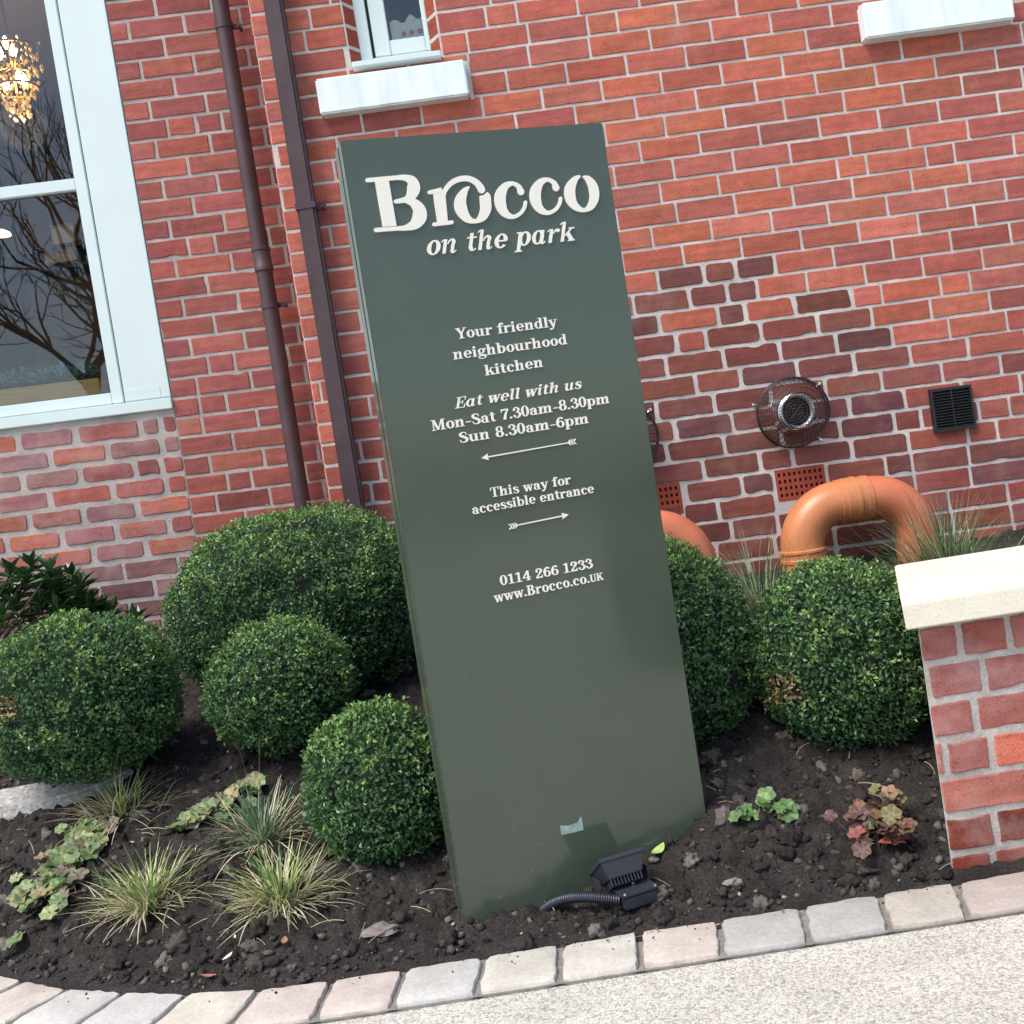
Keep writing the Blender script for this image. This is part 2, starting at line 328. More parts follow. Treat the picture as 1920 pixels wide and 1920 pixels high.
def lip_xy():
    x = rng.uniform(-1.6, 1.0); return x, kerb(x) - abs(rng.normal()) * .03 + .012
tag(scatter('spilt_soil', 260, lambda: .0012 + .0022 * rng.random() ** 3, clod_col, M['clod'], lip_xy, 35, 1, .1), kind='stuff')
tag(scatter('soil_clods', 760, lambda: rng.uniform(.009, .024), clod_col, M['clod'], bed_xy, 15, 3, .35), kind='stuff')
tag(scatter('pale_pebbles', 130, lambda: rng.uniform(.003, .0075), lambda: np.array([.45, .40, .33]) * rng.uniform(.5, 1.3), M['clod'], bed_xy, 25, 1, .1), kind='stuff')

# ------------------------------------------------------------------ kerb of setts
jx = [2140, 2030, (1793, 1662), (1650, 1683), (1505, 1706), (1349, 1730), (1200, 1755), (1052, 1777), (908, 1797), (759, 1822), (625, 1842), (490, 1854), (360, 1858), (240, 1858), (133, 1854), (45, 1845)]
bx = [1.20, 1.00] + [at_z(*q, .0).x for q in jx[2:]]
bx = [1.55, 1.38] + bx
while bx[-1] > -2.4: bx.append(bx[-1] - .14 + rng.uniform(-.01, .01))
ke = thing('stone_kerb', 'curving kerb of pale sandstone setts between soil and gravel path', 'kerb', (0, 2.12, 0))
b = MB(); q = [-2.5 + .05 * i for i in range(85)]
vs = []
for x in q:
    P = Vector((x, kerb(x), -.004)); n = knormal(x); vs += [P - n * .012, P + n * .155]
b.add(vs, [(2 * i, 2 * i + 1, 2 * i + 3, 2 * i + 2) for i in range(len(q) - 1)]); b.build('mortar_bed', M['bed'], ke)
tones = [(238, 231, 217), (240, 226, 213), (236, 232, 224), (243, 234, 218), (238, 222, 211), (230, 227, 219)]
for i in range(len(bx) - 1):
    x1, x0 = bx[i] - .0065, bx[i + 1] + .0065
    sk = lambda x: -(.012 + .03 * max(x, 0))
    out = []
    def kp(x, t):
        P = Vector((x, kerb(x), 0)); n = knormal(x); return P + n * (.004 + t * .146) + Vector((sk(x) * t, 0, 0))
    for t_ in np.linspace(0, 1, 8): out.append((x0 + (x1 - x0) * t_, 0))
    for t_ in np.linspace(0, 1, 8)[1:-1]: out.append((x1, t_))
    for t_ in np.linspace(1, 0, 8): out.append((x0 + (x1 - x0) * t_, 1))
    for t_ in np.linspace(1, 0, 8)[1:-1]: out.append((x0, t_))
    pts = []
    cx = (x0 + x1) / 2
    for (x, t_) in out:
        ex = abs(x - cx) / ((x1 - x0) / 2); et = abs(t_ - .5) / .5; r = max(0, ex - .86) * max(0, et - .86) * 2.2
        x = x + (cx - x) * r; t_ = t_ + (.5 - t_) * r
        P = kp(x, t_); pts.append(P + Vector((rng.normal() * .0013, rng.normal() * .0013, 0)))
    ce = sum(pts, Vector()) / len(pts); m = MB(); n = len(pts); tl = Vector((rng.normal() * .012, rng.normal() * .012, 0)); rings = []
    for ins, z in ((0, -.05), (0, .0015), (.0022, .0048), (.006, .0060)):
        ring = []
        for P in pts:
            d = (ce - P); Q = P + d.normalized() * ins; ring.append((Q.x, Q.y, z + (tl.dot(Q - ce) if z > 0 else 0) + (rng.normal() * .0004 if z > 0 else 0)))
        rings += ring
    fs = [(r * n + k, r * n + (k + 1) % n, (r + 1) * n + (k + 1) % n, (r + 1) * n + k) for r in range(3) for k in range(n)] + [tuple(range(3 * n, 4 * n))]
    c = base(*tones[(i * 5 + i // 3) % len(tones)], 2.15 if x0 > .25 else 1.7); m.add(rings, fs, 0, c); m.build('sett', M['sett'], ke, smooth=35)

# ------------------------------------------------------------------ brickwork
YM, YL, SHM, SHL = 4.0, 4.45, .0207, .033
def WM(u, v, w=0.0): return (u, YM - w, v - SHM * u)
def WL(u, v, w=0.0): return (u, YL - w, v - SHL * u)
def outline(u0, u1, v0, v1, rc, amp):
    pts = []; st = .013
    def side(a, b):
        L = math.hypot(b[0] - a[0], b[1] - a[1]); k = max(2, int(L / st)); return [(a[0] + (b[0] - a[0]) * t / k, a[1] + (b[1] - a[1]) * t / k) for t in range(k + 1)]
    rs = [rc * random.uniform(.5, 1.5) for _ in range(4)]; rs = [min(r, (v1 - v0) * .4, (u1 - u0) * .4) for r in rs]
    cs = [((u0 + rs[0], v0 + rs[0]), PI), ((u1 - rs[1], v0 + rs[1]), 1.5 * PI), ((u1 - rs[2], v1 - rs[2]), 0), ((u0 + rs[3], v1 - rs[3]), .5 * PI)]
    arcs = [[(c[0] + r * math.cos(a + t), c[1] + r * math.sin(a + t)) for t in (0, PI / 6, PI / 3, PI / 2)] for (c, a), r in zip(cs, rs)]
    for i in range(4):
        pts += arcs[i]; pts += side(arcs[i][-1], arcs[(i + 1) % 4][0])[1:-1]
    n = len(pts); j = np.abs(rng.normal(size=n)) * amp; j = .6 * j + .2 * np.roll(j, 1) + .2 * np.roll(j, -1); cu, cv = (u0 + u1) / 2, (v0 + v1) / 2
    if amp > .0011 and random.random() < .22:
        k0 = random.randrange(n); dp = random.uniform(.003, .0075)
        for q, f in ((-2, .35), (-1, .9), (0, 1.0), (1, .8), (2, .3)): j[(k0 + q) % n] += dp * f
    out = []
    for (x, y), d in zip(pts, j):
        ex = abs(x - cu) / (u1 - u0) > abs(y - cv) / (v1 - v0)
        out.append((x - math.copysign(d, x - cu) if ex else x, y if ex else y - math.copysign(d, y - cv)))
    return out
def add_brick(mb, W, u0, u1, v0, v1, col, rc=.004, amp=.0012, proud=.0035):
    if u1 - u0 < .012 or v1 - v0 < .012: return
    P = outline(u0, u1, v0, v1, rc, amp); n = len(P); cu, cv = (u0 + u1) / 2, (v0 + v1) / 2
    tu, tv = rng.normal() * .006, rng.normal() * .012; pr = max(.0018, proud + rng.normal() * .0008)
    rings = []
    for ins, w in ((0, -.002), (.0006, pr * .6), (.0028, pr)):
        for (x, y) in P:
            d = math.hypot(cu - x, cv - y) or 1; xx = x + (cu - x) / d * ins; yy = y + (cv - y) / d * ins * 1.3
            rings.append(W(xx, yy, w + (tu * (xx - cu) + tv * (yy - cv) if w > 0 else 0)))
    rings.append(W(cu, cv, pr + .0006))
    fs = [(r * n + k, r * n + (k + 1) % n, (r + 1) * n + (k + 1) % n, (r + 1) * n + k) for r in range(2) for k in range(n)] + [(2 * n + k, 2 * n + (k + 1) % n, 3 * n) for k in range(n)]
    mb.add(rings, fs, 1, col)
def subtract(iv, holes):
    for (a, b) in holes:
        iv = [p for (x, y) in iv for p in ((x, min(y, a)), (max(x, b), y)) if p[1] - p[0] > .004]
    return iv
def sheet(mb, W, u0, u1, v0, v1, holes, m=0, w=0.0):
    us = sorted({u0, u1, *[h[0] for h in holes], *[h[1] for h in holes]}); vs = sorted({v0, v1, *[h[2] for h in holes], *[h[3] for h in holes]})
    us = [u for u in us if u0 <= u <= u1]; vs = [v for v in vs if v0 <= v <= v1]
    for a, b in zip(us, us[1:]):
        for c, d in zip(vs, vs[1:]):
            mu, mv = (a + b) / 2, (c + d) / 2
            if any(h[0] < mu < h[1] and h[2] < mv < h[3] for h in holes): continue
            mb.add([W(a, c, w), W(b, c, w), W(b, d, w), W(a, d, w)], [(0, 1, 2, 3)], m)
def courses(mb, W, u0, u1, v_top, pitch, rows, per, bl, jt, colfn, stylefn, holes, start=None):
    """rows: course numbers; per: measured perpends of a course; the rest run on in stretchers of length bl"""
    prev = None
    for c in rows:
        v1 = v_top - pitch * c - jt / 2; v0 = v_top - pitch * (c + 1) + jt / 2; vm = (v0 + v1) / 2
        L = list(per.get(c, []))
        if not L:
            o = (prev if prev is not None else u0) + bl / 2 + random.uniform(-.02, .02); L = [o]
        L.sort(); prev = L[0]
        while L[0] > u0: L.insert(0, L[0] - bl * (1 if random.random() < .93 else .5) + random.uniform(-.003, .003))
        while L[-1] < u1: L.append(L[-1] + bl * (1 if random.random() < .93 else .5) + random.uniform(-.003, .003))
        full = []
        for a, b in zip(L, L[1:]):
            k = max(1, round((b - a) / bl)) if b - a > bl * 1.35 else 1
            full += [(a + (b - a) * i / k, a + (b - a) * (i + 1) / k) for i in range(k)]
        for a, b in full:
            a0, b0 = max(a, u0), min(b, u1)
            if b0 - a0 < .012: continue
            for (x, y) in subtract([(a0, b0)], [(h[0], h[1]) for h in holes if h[2] < vm < h[3]]):
                col = colfn(c, (x + y) / 2, vm, b - a); rc, amp, jj = stylefn(c, (x + y) / 2)
                e = jj / 2
                dv = random.uniform(-.0012, .0012)
                add_brick(mb, W, x + (e if x > u0 + .001 else .001), y - (e if y < u1 - .001 else .001), v0 + dv, v1 + dv, col, rc, amp)
RED = [(200, 110, 90), (204, 116, 94), (192, 106, 88), (208, 118, 90), (196, 112, 96), (188, 104, 90), (206, 114, 94), (196, 108, 84)]
ORA = [(214, 125, 99), (208, 119, 93), (218, 131, 105)]
PNK = [(186, 104, 92), (190, 110, 96), (180, 100, 90)]
DRK = [(142, 85, 75), (150, 91, 79), (136, 81, 77), (132, 79, 71), (154, 91, 77), (128, 79, 79), (146, 83, 73), (140, 79, 69), (148, 87, 79)]
LEFT = [(175, 97, 90), (183, 105, 92), (167, 95, 90), (179, 101, 94), (185, 103, 88), (169, 93, 86)]
INF = [(184, 103, 91), (192, 113, 95), (170, 109, 111), (176, 105, 99), (164, 117, 115), (196, 121, 101), (172, 103, 97)]
LOW = [(146, 106, 104), (154, 112, 108), (138, 98, 98), (150, 104, 100)]
def jit(c, s=.09):
    k = 1 + rng.normal() * s; return tuple(min(.8, max(.004, x * k * (1 + rng.normal() * .03))) for x in base(*c))
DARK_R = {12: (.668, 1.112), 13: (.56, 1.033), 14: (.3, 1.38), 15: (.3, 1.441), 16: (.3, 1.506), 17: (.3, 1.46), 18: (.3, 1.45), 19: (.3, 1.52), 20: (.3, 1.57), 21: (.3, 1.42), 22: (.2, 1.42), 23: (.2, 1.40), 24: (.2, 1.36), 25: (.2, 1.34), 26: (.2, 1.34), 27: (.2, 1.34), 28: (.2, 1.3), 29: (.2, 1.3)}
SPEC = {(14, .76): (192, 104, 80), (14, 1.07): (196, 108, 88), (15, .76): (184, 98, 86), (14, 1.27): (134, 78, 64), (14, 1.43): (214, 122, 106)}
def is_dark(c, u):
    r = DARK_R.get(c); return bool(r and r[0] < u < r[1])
def col_main(c, u, v, L):
    for (k, x), s in SPEC.items():
        if k == c and abs(u - x) < .05: return jit(s, .03)
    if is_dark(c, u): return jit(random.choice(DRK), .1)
    if c >= 22: return jit(random.choice([(152, 92, 84), (160, 96, 88), (150, 92, 90), (162, 90, 78), (140, 86, 80)]))
    if c >= 18: return jit(random.choice([(178, 98, 82), (174, 94, 80), (168, 98, 90), (182, 104, 90)]))
    if u > 1.85 and c < 18: return jit(random.choice(PNK))
    if u < -.56: return jit(random.choice([(208, 118, 100), (204, 112, 96), (212, 124, 106)]), .05)
    if 6 <= c <= 12 and .8 < u < 1.75 and random.random() < .3: return jit(random.choice(ORA), .04)
    if random.random() < .07: return jit(random.choice(PNK), .05)
    return jit(random.choice(RED), .05)
def sty_main(c, u):
    if is_dark(c, u): return (.012, .0022, .0125)
    if c >= 17: return (.006, .0015, .0098)
    return (.003, .0009, .0085)
bld = thing('brick_building', 'red brick building with white windows filling the back of the view', 'building', (0, YM, 0))
per_m = {0: [0.663], 1: [0.773, 1.001, 1.222], 2: [0.672, 0.894, 1.119, 1.345], 3: [0.569, 0.791, 1.016, 1.243, 1.466], 4: [0.683, 0.909, 1.132, 1.58, 1.802, 2.03], 5: [0.557, 0.781, 1.003, 1.227, 1.449, 1.67, 1.892, 2.118], 6: [0.676, 0.898, 1.122, 1.569, 1.792, 2.015], 7: [0.567, 0.788, 1.012, 1.224, 1.447, 1.669, 1.89], 8: [0.727, 0.946, 1.167, 1.391, 1.5, 1.723, 1.829, 2.052], 9: [0.775, 0.995, 1.213, 1.436, 1.657, 1.872], 10: [0.672, 0.894, 1.12, 1.333, 1.554, 1.777, 1.998], 11: [0.776, 0.995, 1.219, 1.436, 1.66, 1.873], 12: [0.668, 0.843, 0.961, 1.112, 1.33, 1.552, 1.77], 13: [0.565, 0.777, 0.918, 1.033, 1.218, 1.437, 1.654, 1.878], 14: [0.65, 0.872, 0.976, 1.161, 1.38, 1.488, 1.71, 1.821], 15: [0.705, 0.814, 1.022, 1.236, 1.441, 1.662, 1.884], 16: [0.654, 0.87, 1.082, 1.294, 1.506, 1.719, 1.937], 17: [0.753, 0.921, 1.134, 1.349, 1.562, 1.778, 1.998], 18: [0.594, 0.811, 1.025, 1.23, 1.442, 1.67, 1.892], 19: [0.649, 0.866, 1.088, 1.309, 1.519, 1.735, 1.955], 20: [0.608, 0.824, 1.042, 1.263, 1.468, 1.57, 1.788, 1.903], 21: [0.734, 0.948, 1.072, 1.296, 1.511], 22: [0.657, 0.868, 1.031, 1.186, 1.413, 1.512, 1.727], 23: [0.635, 0.768, 0.985, 1.18, 1.291, 1.372, 1.512, 1.722], 24: [0.635, 0.805, 0.98, 1.179]}
UM0, UM1, VM0, VM1 = -.668, 3.0, .18, 3.62
VT = 2.6256 + .0040
WIN_S = (-.331, .006, 2.535, 3.45); WIN_R = (1.74, 2.077, 2.51, 3.43)
AIR = [(.990, 1.188, .744, .874), (.445, .643, .750, .880)]
holes_m = [WIN_S, WIN_R, *AIR]
mb = MB(); sheet(mb, WM, UM0, UM1, VM0, VM1, holes_m)
courses(mb, WM, UM0, UM1, VT, .08003, range(-12, 31), per_m, .2235, .009, col_main, sty_main, holes_m)
# outer corner return and splayed window reveals
mb.add([WM(UM0, VM0), (UM0, YL, VM0), (UM0, YL, VM1), WM(UM0, VM1)], [(0, 1, 2, 3)], 0)
for c in range(-12, 31):
    v1 = VT - .08003 * c - .006; v0 = VT - .08003 * (c + 1) + .006
    def WR(u, v, w): return (UM0 - w, YM + u, v - SHM * UM0)
    a = .004
    while a < .44:
        e = min(a + (.205 if c % 2 else .1 if a < .05 else .205), .446); add_brick(mb, WR, a, e, v0, v1, jit(random.choice(RED))); a = e + .012
    for (h0, h1, hv0, hv1) in (WIN_S, WIN_R):
        if hv0 < (v0 + v1) / 2 < hv1:
            for u, s in ((h0, 1), (h1, -1)):
                def WS(x, v, w, u=u, s=s): return (u + s * (x * .55 + w * .8), YM + x * .84 - w * .5, v - SHM * u)
                add_brick(mb, WS, .002, .066, v0, v1, jit((164, 78, 56)), .003, .001, .002)
for (h0, h1, hv0, hv1) in (WIN_S, WIN_R):
    for u, s in ((h0, 1), (h1, -1)):
        mb.add([(u, YM, hv0 - SHM * u), (u + s * .037, YM + .057, hv0 - SHM * u), (u + s * .037, YM + .057, hv1 - SHM * u), (u, YM, hv1 - SHM * u)], [(0, 1, 2, 3)], 0)
    mb.add([WM(h0, hv1), WM(h1, hv1), WM(h1, hv1, -.1), WM(h0, hv1, -.1)], [(0, 1, 2, 3)], 0)
mb.build('main_wall', [M['mortar'], M['brick']], bld)

UL0, UL1, VL0, VL1 = -3.4, UM0, .45, 3.7
WIN_L = (-2.9, -1.319, 1.43, 3.6)
vtl = 2.9392 + .0817
mb = MB(); sheet(mb, WL, -1.3195, UL1, VL0, VL1, [])
per_l = {0: [-1.112], 1: [-1.222, -1.004], 2: [-1.099], 3: [-1.214, -0.982], 4: [-1.154, -1.039], 5: [-1.215, -0.991], 6: [-1.097], 7: [-1.213, -0.988], 8: [-1.102], 9: [-1.214, -0.988], 10: [-1.151, -1.04], 11: [-1.216, -0.986], 12: [-1.1], 13: [-1.213, -0.984], 14: [-1.097], 15: [-1.21, -.985], 16: [-1.15, -1.04], 17: [-1.21, -.985], 18: [-1.1], 19: [-1.215, -.985], 20: [-1.10], 21: [-1.21, -.985], 22: [-1.15, -1.05], 23: [-1.21, -.985], 24: [-1.1], 25: [-1.21, -.985], 26: [-1.1], 27: [-1.2], 28: [-1.1]}
per_l = {k + 1: v for k, v in per_l.items()}
courses(mb, WL, -1.3195, UL1, vtl, .08178, range(-8, 31), per_l, .226, .0112, lambda c, u, v, L: jit(random.choice(LOW if c > 27 else LEFT + (PNK if c < 3 else []))), lambda c, u: (.004, .0012, .0112), [])
mb.build('side_wall', [M['mortar_grey'], M['brick']], bld)
mb = MB(); sheet(mb, WL, UL0, -1.3215, VL0, 1.47, []); 
courses(mb, WL, UL0, -1.3215, 1.408, .0835, range(0, 12), {0: [-1.98, -1.74, -1.47, -1.385], 1: [-1.86, -1.62], 2: [-1.99, -1.75, -1.52, -1.41], 3: [-1.89, -1.63], 4: [-1.99, -1.765, -1.54], 5: [-1.87, -1.64, -1.42], 6: [-1.97, -1.75, -1.53]}, .228, .0165, lambda c, u, v, L: jit(random.choice(INF if c < 7 else LOW), .1), lambda c, u: ((.014, .003, .021) if c < 7 else (.005, .0015, .012)), [])
sheet(mb, WL, UL0, WIN_L[0], 1.47, VL1, []); sheet(mb, WL, WIN_L[0], -1.3215, 3.6, VL1, [])
mb.build('infill_wall', [M['mortar_grey'], M['brick_worn']], bld)
# roofless top and dim rooms behind the glass
mb = MB()
for a_, b_ in (((-3.4, 4.56, .45), (-.70, 8.2, 3.9)), ((-.45, 4.13, 2.3), (.35, 5.2, 3.7)), ((1.5, 4.13, 2.3), (2.3, 5.2, 3.7))):
    mb = MB(); mb.box(a_, b_); mb.f = [f[::-1] for i, f in enumerate(mb.f) if i != 2]; mb.m = mb.m[:5]; mb.c = mb.c[:5]; mb.build('room_lining', M['room'], bld)
mb = MB()
for i in range(9):
    mb.lathe((-1.98 + i * .035, 6.3 + .02 * (i % 2), .5), (0, 0, 1), [(.034, 0), (.03, 1.5), (.034, 3.3)], 10)
for i in range(14):
    mb.lathe((-1.42 + i * .035, 4.95 + .02 * (i % 2), .5), (0, 0, 1), [(.034, 0), (.03, 1.5), (.034, 3.3)], 10)
mb.build('drape', M['drape'], bld, smooth=60)

# big window
def wbox(mb, W, u0, u1, v0, v1, w0, w1, m=0):
    mb.box((u0, v0, w0), (u1, v1, w1), m, fn=lambda u, v, w: W(u, v, w))
f = MB()
wbox(f, WL, -1.513, -1.3225, 1.474, 3.6, -.05, .004)                       # flat pilaster panel
wbox(f, WL, -2.9, -1.5135, 1.470, 1.478, -.06, -.014)
win = f.build('window', M['white'], bld, bevel=.003, smooth=40); win['label'] = 'tall white window beside the planter'
f = MB(); wbox(f, WL, -1.361, -1.3228, 1.48, 3.6, .0042, .0075); wbox(f, WL, -1.512, -1.3612, 1.48, 1.527, .0042, .0075); f.build('panel_moulding', M['white'], win, bevel=.0015)
f = MB(); wbox(f, WL, -1.5225, -1.5132, 1.478, 3.6, -.05, -.022); f.build('shadow_gap', M['gap'], win)
f = MB()
wbox(f, WL, -1.5705, -1.5228, 1.478, 3.6, -.045, -.006); wbox(f, WL, -2.9, -1.5707, 2.370, 2.418, -.043, -.008); wbox(f, WL, -2.9, -1.5707, 1.4782, 1.525, -.043, -.008); wbox(f, WL, -2.42, -2.37, 1.5252, 2.3698, -.043, -.008); wbox(f, WL, -2.42, -2.37, 2.4182, 3.6, -.043, -.008)
f.build('sash', M['white'], win, bevel=.003, smooth=40)
f = MB(); wbox(f, WL, -2.95, -1.3205, 1.428, 1.4735, -.05, .018); f.build('sill', M['white'], win, bevel=.003, smooth=40)
f = MB(); wbox(f, WL, -2.9, -1.5707, 2.4175, 3.6, -.032, -.028); f.build('pane', M['glass'], win)
f = MB(); wbox(f, WL, -2.9, -1.5707, 1.5245, 2.3705, -.032, -.028); f.build('pane', M['glass'], win)

def small_window(du, dv, label):
    def W(u, v, w=0.0): return WM(u + du, v + dv, w)
    f = MB()
    wbox(f, W, -.298, -.252, 2.556, 3.45, -.12, -.058); wbox(f, W, -.052, .0, 2.556, 3.45, -.12, -.062) if False else None
    wbox(f, W, -.03, .002, 2.556, 3.45, -.12, -.058); wbox(f, W, -.2518, -.0302, 2.556, 2.600, -.12, -.060); wbox(f, W, -.2518, -.0302, 3.40, 3.45, -.12, -.060)
    win = f.build('window', M['white'], bld, bevel=.002, smooth=40); win['label'] = label
    f = MB(); wbox(f, W, -.2518, -.241, 2.6002, 3.3998, -.12, -.085); f.build('shadow_gap', M['gap'], win)
    f = MB(); wbox(f, W, -.2408, -.181, 2.6045, 3.398, -.115, -.068); wbox(f, W, -.048, -.0304, 2.6045, 3.398, -.115, -.068); wbox(f, W, -.1808, -.0482, 2.6045, 2.662, -.113, -.070); wbox(f, W, -.1808, -.0482, 3.34, 3.398, -.113, -.070)
    f.build('casement', M['white'], win, bevel=.003, smooth=40)
    f = MB(); wbox(f, W, -.181, -.048, 2.661, 3.341, -.10, -.096); f.build('pane', M['glass'], win)
    f = MB(); wbox(f, W, -.326, .003, 2.534, 2.5555, -.10, .048); f.build('window_board', M['white'], win, bevel=.003, smooth=40)
    s = MB(); n = 26
    vs = []; top = []
    wbox(s, W, -.466, .083, 2.379, 2.5085, -.02, .058); sill = s.build('stone_sill', M['stone_white'], win, bevel=.006, smooth=50)
    s = MB(); wbox(s, W, -.46, .098, 2.509, 2.5195, -.02, .006); wbox(s, W, .0845, .0985, 2.377, 2.5085, -.02, .007); s.build('pointing', M['mortar'], sill)
    return win
small_window(0, 0, 'small window above the sign, amber dotted linen inside')
small_window(2.01, .008, 'window of which only the stone sill shows')
# air bricks
for (u0, u1, v0, v1) in AIR:
    a = MB(); pu, pv = (u1 - u0 - .012) / 9.6, (v1 - v0 - .012) / 4.6
    wbox(a, WM, u0 + .004, u1 - .004, v0 + .004, v1 - .004, -.06, -.03, 1)
    U = [u0 + .006]; 
    for i in range(9): U += [u0 + .006 + pu * (.55 + i), u0 + .006 + pu * (1.0 + i)]
    U.append(u1 - .006); Vv = [v0 + .006]
    for i in range(4): Vv += [v0 + .006 + pv * (.55 + i), v0 + .006 + pv * (1.05 + i)]
    Vv.append(v1 - .006)
    for i in range(len(U) - 1):
        for j in range(len(Vv) - 1):
            if i % 2 and j % 2:
                q = [(U[i], Vv[j]), (U[i + 1], Vv[j]), (U[i + 1], Vv[j + 1]), (U[i], Vv[j + 1])]
                for k in range(4): a.add([WM(*q[k], .002), WM(*q[(k + 1) % 4], .002), WM(*q[(k + 1) % 4], -.03), WM(*q[k], -.03)], [(0, 1, 2, 3)])
            else: a.add([WM(U[i], Vv[j], .002), WM(U[i + 1], Vv[j], .002), WM(U[i + 1], Vv[j + 1], .002), WM(U[i], Vv[j + 1], .002)], [(0, 1, 2, 3)])
    sheet(a, WM, u0, u1, v0, v1, [(u0 + .006, u1 - .006, v0 + .006, v1 - .006)], 2, 0)
    a.build('air_brick', [M['clay'], M['gap'], M['mortar']], bld)

# ------------------------------------------------------------------ downpipes
def downpipe(name, x, y, r, square, label, collars, straps, z0):
    t = thing(name, label, 'downpipe', (x, y, z0), 'downpipes on the brick wall')
    m = MB()
    if square:
        m.box((x - r, y - r, z0), (x + r, y + r, 3.6)); m.build('pipe', M['pipe'], t, bevel=.009, smooth=50)
    else:
        m.tube([(x, y, z0 + (3.6 - z0) * i / 20) for i in range(21)], r, 20); m.build('pipe', M['pipe'], t, smooth=60)
    for z in collars:
        m = MB(); m.lathe((x, y, z), (0, 0, 1), [(r, -.05), (r + .005, -.048), (r + .005, -.03), (r + .0025, -.026), (r + .0025, .03), (r + .006, .034), (r + .006, .044), (r, .047)], 24); m.build('collar', M['pipe'], t, smooth=40)
    for z in straps:
        m = MB()
        if square: m.box((x - r - .003, y - r - .003, z - .011), (x + r + .003, y + r + .003, z + .011))
        else: m.lathe((x, y, z), (0, 0, 1), [(r, -.012), (r + .003, -.012), (r + .003, .012), (r, .012)], 24)
        m.box((x + r, y + r * .4, z - .009), (x + r + .035, y + r * .4 + .012, z + .009))
        m.tube([(x + r + .022, y + r * .4 - .006, z), (x + r + .022, y + r * .4 + .05, z)], .006, 8)
        m.build('strap', M['pipe'], t, smooth=40)
downpipe('downpipe', -.841, 4.365, .033, False, 'round dark plum downpipe nearer the tall window', [1.0 + at_y(490, 486, 4.36).z - 1], [at_y(437, 46, 4.36).z, at_y(513, 572, 4.36).z], .45)
downpipe('downpipe', -.569, 3.945, .0335, True, 'square dark plum downpipe on the corner beside the sign', [], [at_y(580, 388, 3.94).z], .30)

# ------------------------------------------------------------------ wall fittings
vt = thing('vent_grille', 'square black louvred vent grille on the brick wall', 'vent', WM(1.685, .93))
m = MB(); U0, U1, V0, V1 = 1.607, 1.763, .929, 1.090
sheet(m, WM, U0, U1, V0, V1, [(U0 + .009, U1 - .009, V0 + .010, V1 - .010)], 0, .022)
for (a, b_, c_, d_) in ((U0, U1, V0, V0), (U0, U1, V1, V1)): m.add([WM(a, c_, 0), WM(b_, c_, 0), WM(b_, c_, .022), WM(a, c_, .022)], [(0, 1, 2, 3)])
for a in (U0, U1): m.add([WM(a, V0, 0), WM(a, V1, 0), WM(a, V1, .022), WM(a, V0, .022)], [(0, 1, 2, 3)])
m.add([WM(U0, V0, .006), WM(U1, V0, .006), WM(U1, V1, .006), WM(U0, V1, .006)], [(0, 1, 2, 3)])
m.build('frame', M['black'], vt)
m = MB(); n = 13
for i in range(n):
    v = V0 + .012 + (V1 - V0 - .024) * (i + .5) / n; h = .0042
    m.add([WM(U0 + .009, v - h, .021), WM(U1 - .009, v - h, .021), WM(U1 - .009, v + h, .010), WM(U0 + .009, v + h, .010), WM(U0 + .009, v - h - .0015, .021), WM(U1 - .009, v - h - .0015, .021)], [(0, 1, 2, 3), (0, 4, 5, 1)])
m.box((1.683, V0 + .01, .011), (1.687, V1 - .01, .0225), fn=lambda u, v, w: WM(u, v, w)); m.build('louvres', M['black'], vt)

def flue(cu, cv, label):
    c0 = Vector(WM(cu, cv, .0)); ax = Vector((0, -1, 0))
    t = thing('flue_guard', label, 'flue guard', c0, 'wire flue guards on the wall')
    def P(r, a, w): return c0 + Vector((r * math.cos(a), -w, r * math.sin(a)))
    prof = [(.131, .004), (.131, .03), (.129, .05), (.124, .07), (.115, .09), (.102, .108), (.086, .12), (.066, .128)]
    m = MB()
    for k in range(44):
        a = 2 * PI * k / 44; m.tube([P(r, a, w) for r, w in prof], .0012, 5, cap=False)
    for (r, w), rr in zip(prof, (.0034, .0014, .0014, .0014, .0014, .0014, .0016, .0022)):
        m.tube([P(r, 2 * PI * k / 40, w) for k in range(40)], rr, 6, closed=True)
    for r2, w2 in ((.130, .017), (.1265, .06), (.1195, .08), (.1085, .099), (.094, .114), (.076, .124)):
        m.tube([P(r2, 2 * PI * k / 40, w2) for k in range(40)], .001, 5, closed=True)
    m.build('cage', M['wire'], t, smooth=60)
    m = MB(); d = .0105
    for i in range(-6, 7):
        h = math.sqrt(max(0, .066 ** 2 - (i * d) ** 2))
        if h > .004:
            m.tube([c0 + Vector((i * d, -.128, -h)), c0 + Vector((i * d, -.128, h))], .0009, 5); m.tube([c0 + Vector((-h, -.1285, i * d)), c0 + Vector((h, -.1285, i * d))], .0009, 5)
    m.build('front_mesh', M['wire'], t)
    m = MB(); m.lathe(c0, ax, [(.080, .0), (.080, .012), (.076, .02), (.072, .05), (.068, .068), (.060, .074), (.052, .070), (.047, .055), (.044, .05)], 32); m.build('terminal', M['steel'], t, smooth=40)
    m = MB(); m.lathe(c0, ax, [(.0435, .045), (.0435, .062), (.038, .066), (.036, .045), (.0, .044)], 28)
    for r in (.026, .015): m.tube([P(r, 2 * PI * k / 24, .066) for k in range(24)], .002, 6, closed=True)
    for a in (PI / 4, 3 * PI / 4): m.tube([P(.04, a, .066), P(.04, a + PI, .066)], .002, 6)
    m.build('outlet', M['black'], t, smooth=40)
    for a in (math.radians(160), math.radians(38), math.radians(-52)):
        m = MB(); e = P(.148, a, .006); m.tube([P(.130, a, .006), e], .003, 6); m.lathe(e + Vector((0, 0, 0)), ax, [(.007, -.004), (.007, .003), (.005, .006), (0, .007)], 12); m.build('fixing_lug', M['steel'], t, smooth=40)
